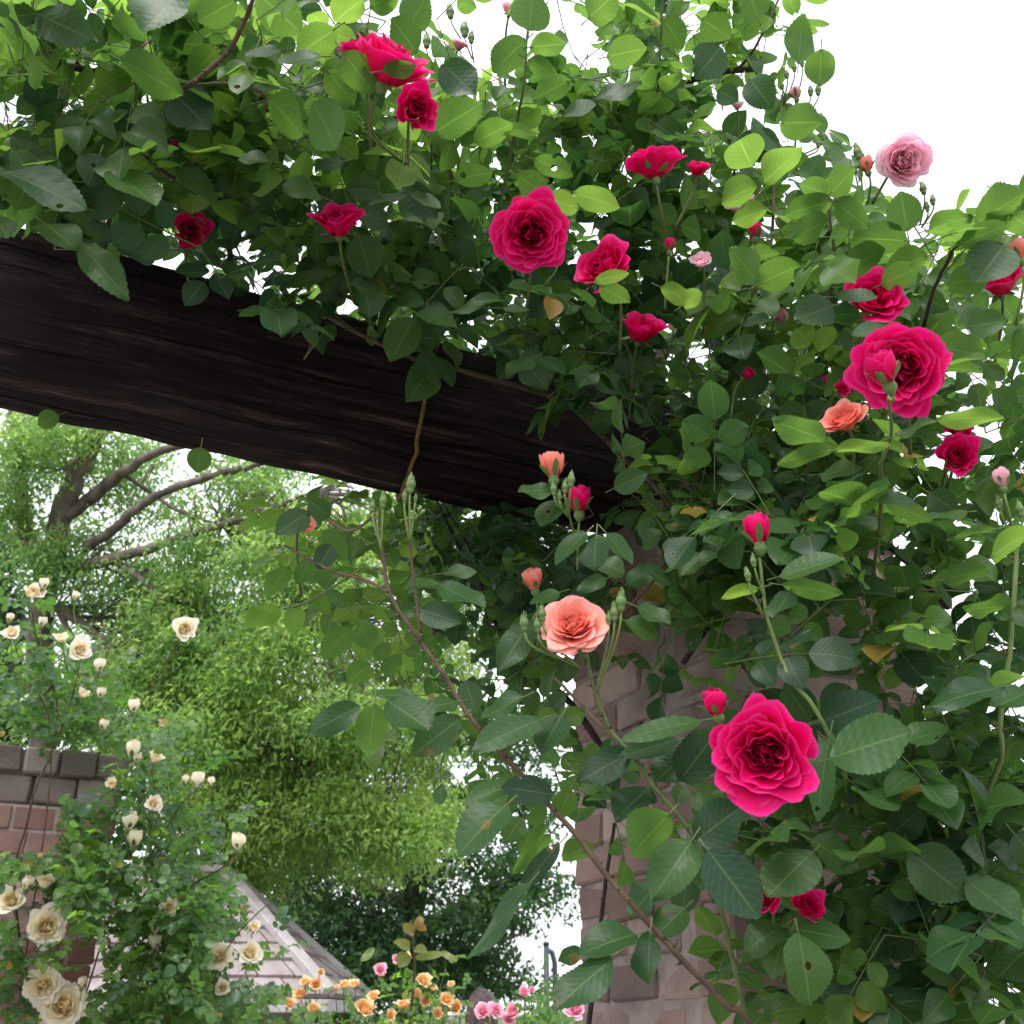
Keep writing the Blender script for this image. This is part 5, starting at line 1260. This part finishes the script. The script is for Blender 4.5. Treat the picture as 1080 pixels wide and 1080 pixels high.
cl1 = [(45, 460, 55, 26, T1 - .6, T1 + .8, 14, 240, .25), (15, 520, 36, 50, T1 - .5, T1 + .8, 11, 240, .15), (90, 620, 70, 22, T1 - .7, T1 + .6, 8, 200, .1), (150, 640, 70, 50, T1 - 1, T1 + .8, 13, 240, .2), (40, 580, 40, 30, T1 - .5, T1 + .8, 8, 220, .1),
 (230, 590, 70, 35, T1 - 1.2, T1 + .6, 12, 240, .3), (320, 570, 60, 40, T1 - 1.4, T1 + .6, 14, 260, .4), (310, 660, 70, 40, T1 - 1.6, T1 + .6, 18, 280, .4), (400, 610, 60, 50, T1 - 1.4, T1 + .5, 12, 260, .4),
 (180, 700, 70, 40, T1 - 1.2, T1 + .8, 18, 280, .35), (260, 740, 90, 40, T1 - 1.8, T1 + .8, 30, 300, .45), (380, 740, 70, 40, T1 - 1.8, T1 + .5, 20, 300, .55), (200, 790, 70, 40, T1 - 1.6, T1 + .8, 24, 300, .45), (320, 810, 90, 40, T1 - 1.8, T1 + .5, 22, 300, .4), (420, 860, 50, 34, T1 - 1.8, T1 - .4, 17, 300, .65), (385, 890, 44, 30, T1 - 1.8, T1 - .4, 10, 300, .6), (250, 850, 70, 40, T1 - 1.6, T1 + .6, 20, 280, .3), (215, 905, 50, 30, T1 - 1.4, T1 + .4, 10, 280, .35), (260, 925, 24, 24, T1 - 1.4, T1 - .4, 6, 240, .55), (120, 720, 60, 50, T1 - .8, T1 + .8, 12, 260, .15), (170, 480, 60, 14, T1, T1 + .8, 3, 160, .2), (240, 520, 40, 20, T1 - .6, T1 + .6, 4, 180, .25), (290, 500, 50, 20, T1 - .8, T1 + .6, 7, 200, .3), (110, 490, 40, 26, T1 + .2, T1 + 1, 3, 140, .2), (60, 800, 70, 80, T1, T1 + 1, 16, 260, .2), (40, 900, 70, 80, T1, T1 + 1, 14, 260, .2), (450, 700, 50, 40, T1 - 1, T1 + .4, 12, 260, .45), (450, 780, 45, 40, T1 - 1, T1 + .4, 10, 260, .5), (350, 600, 90, 50, T1 - .8, T1 + .8, 16, 260, .45), (410, 550, 60, 30, T1 - .8, T1 + .8, 10, 240, .45), (280, 800, 120, 60, T1 - 1.8, T1 - .2, 24, 300, .55), (300, 870, 80, 30, T1 - 1.6, T1 - .4, 14, 300, .55), (160, 740, 70, 60, T1 - 1.2, T1 + .2, 14, 280, .45), (480, 640, 50, 60, T1 - .6, T1 + 1, 8, 240, .4), (250, 700, 190, 130, T1 + .9, T1 + 2.2, 46, 260, -.1), (330, 830, 120, 70, T1 + .6, T1 + 1.8, 18, 260, -.1), (60, 470, 60, 30, T1 - .5, T1 + .8, 8, 220, .25), (170, 500, 70, 30, T1 + .2, T1 + 1.4, 8, 200, .3), (250, 560, 80, 40, T1 - .4, T1 + 1.2, 14, 220, .35), (120, 600, 60, 40, T1 + .2, T1 + 1.2, 9, 220, .25), (200, 640, 60, 40, T1 - .8, T1 + 1.2, 14, 240, .35), (100, 550, 60, 30, T1 + .4, T1 + 1.4, 6, 200, .25), (230, 500, 40, 20, T1, T1 + 1., 4, 180, .3)]  # rear clusters of negative tone paint shaded depth between the leaf masses
tree('big spring green tree with forking grey limbs showing through its feathery crown', M['leaf_tree'], [b1][0], [(p_, a_ * .62, c_2 * .6) for p_, a_, c_2 in limbs1], cl1, .074, .029, 0.10, .20, 21, .5, spread=(.27, .17))

T2 = 15.0
b2 = P(430, 1075, T2); b2[2] = 0
limbs2 = [([b2, P(432, 1000, T2), P(436, 920, T2), P(440, 850, T2), P(450, 780, T2)], .26, .06),
 ([P(433, 1000, T2), P(480, 960, T2 - .3), P(530, 930, T2 - .5), P(580, 925, T2 - .6)], .10, .02), ([P(435, 960, T2), P(380, 930, T2), P(330, 900, T2), P(295, 880, T2)], .1, .02), ([P(436, 920, T2), P(490, 870, T2), P(530, 850, T2)], .08, .02), ([P(433, 1010, T2), P(370, 990, T2 + .3), P(310, 970, T2 + .3)], .08, .02), ([P(433, 1010, T2), P(500, 1000, T2), P(550, 985, T2)], .07, .02)]
cl2 = [(350, 920, 70, 40, T2 - 1.5, T2 + 1.5, 21, 230, .1), (350, 985, 70, 40, T2 - 1.5, T2 + 1.5, 21, 230, .05), (450, 940, 70, 50, T2 - 1.5, T2 + 1.5, 21, 230, .2), (450, 1005, 80, 30, T2 - 1.5, T2 + 1, 19, 230, .15), (530, 915, 45, 30, T2 - 1.2, T2 + 1, 7, 200, .45), (535, 975, 40, 30, T2 - 1.2, T2 + 1, 5, 200, .35), (480, 860, 50, 30, T2 - 1, T2 + 1, 6, 180, .25), (470, 800, 40, 30, T2 - .6, T2 + 1, 3, 160, .3), (320, 860, 50, 30, T2 - 1, T2 + 1.5, 7, 200, .1), (540, 850, 50, 40, T2 - .8, T2 + .8, 12, 150, .4), (560, 780, 40, 50, T2 - .8, T2 + .8, 9, 130, .45), (565, 920, 30, 40, T2 - .8, T2 + .8, 6, 150, .4), (500, 740, 40, 40, T2 - .6, T2 + .8, 7, 140, .4), (410, 1040, 120, 20, T2 - 1, T2 + 1, 12, 220, .1), (520, 1030, 40, 18, T2 - 1, T2 + 1, 4, 200, .3)]
tree('dark glossy evergreen tree standing lower behind the feathery spring green crown', M['leaf_dark'], b2, limbs2, cl2, .12, .055, 0.10, .18, 22, .2, spread=(.42, .11), twig=.016)
T3 = 13.5
b3 = P(-30, 1075, T3); b3[2] = 0
tree('dark hedge-like evergreen tree at the far left behind the grey limbs', M['leaf_dark'], b3, [([b3, P(-25, 900, T3), P(-20, 700, T3), P(-20, 560, T3)], .2, .05)], [(-10, 620, 30, 70, T3 - .6, T3 + .6, 26, 220, .0), (-10, 740, 50, 60, T3 - .6, T3 + .6, 22, 220, .0), (0, 880, 70, 80, T3 - .6, T3 + .6, 26, 220, .0)], .11, .05, 0.0, .1, 23, .3)

# ================================================================== LIGHT
W = bpy.data.worlds.new('World'); SC.world = W; W.use_nodes = True
nt = W.node_tree; nt.nodes.clear(); n = N(nt)
SUN_EL, SUN_AZ = math.radians(60), math.radians(205)      # azimuth clockwise from +Y
sky = n('ShaderNodeTexSky', sky_type='NISHITA', sun_disc=False, sun_elevation=SUN_EL, sun_rotation=SUN_AZ, altitude=50.0, air_density=1.0, dust_density=4.0, ozone_density=1.0)
hs = n('ShaderNodeHueSaturation', {'Saturation': 0.22, 'Value': 1.0, 'Color': (sky, 0)})
# overcast: even layer of cloud mixed into the clear sky
cl = n.mix(0.55, (hs, 0), (9.0, 9.3, 9.8))
bg = n('ShaderNodeBackground', {0: colout(cl), 1: 0.13})
n('ShaderNodeOutputWorld', {0: bg})
sl = bpy.data.lights.new('sun', 'SUN'); sl.energy = 1.2; sl.angle = math.radians(30); sl.color = (1.0, .97, .92)
so = bpy.data.objects.new('sun', sl); C.objects.link(so)
sd = np.array([math.sin(SUN_AZ) * math.cos(SUN_EL), math.cos(SUN_AZ) * math.cos(SUN_EL), math.sin(SUN_EL)])
so.rotation_euler = Vector(-sd).to_track_quat('-Z', 'Y').to_euler(); so.location = (0, 0, 30)
SC.view_settings.view_transform = 'Standard'; SC.view_settings.look = 'None'; SC.view_settings.gamma = 1; SC.view_settings.exposure = 1.12
SC.render.engine = 'CYCLES'
SC.cycles.max_bounces = 10; SC.cycles.transparent_max_bounces = 8; SC.cycles.diffuse_bounces = 6; SC.cycles.transmission_bounces = 8

for o in bpy.data.objects:
    if '_w' in o: del o['_w']
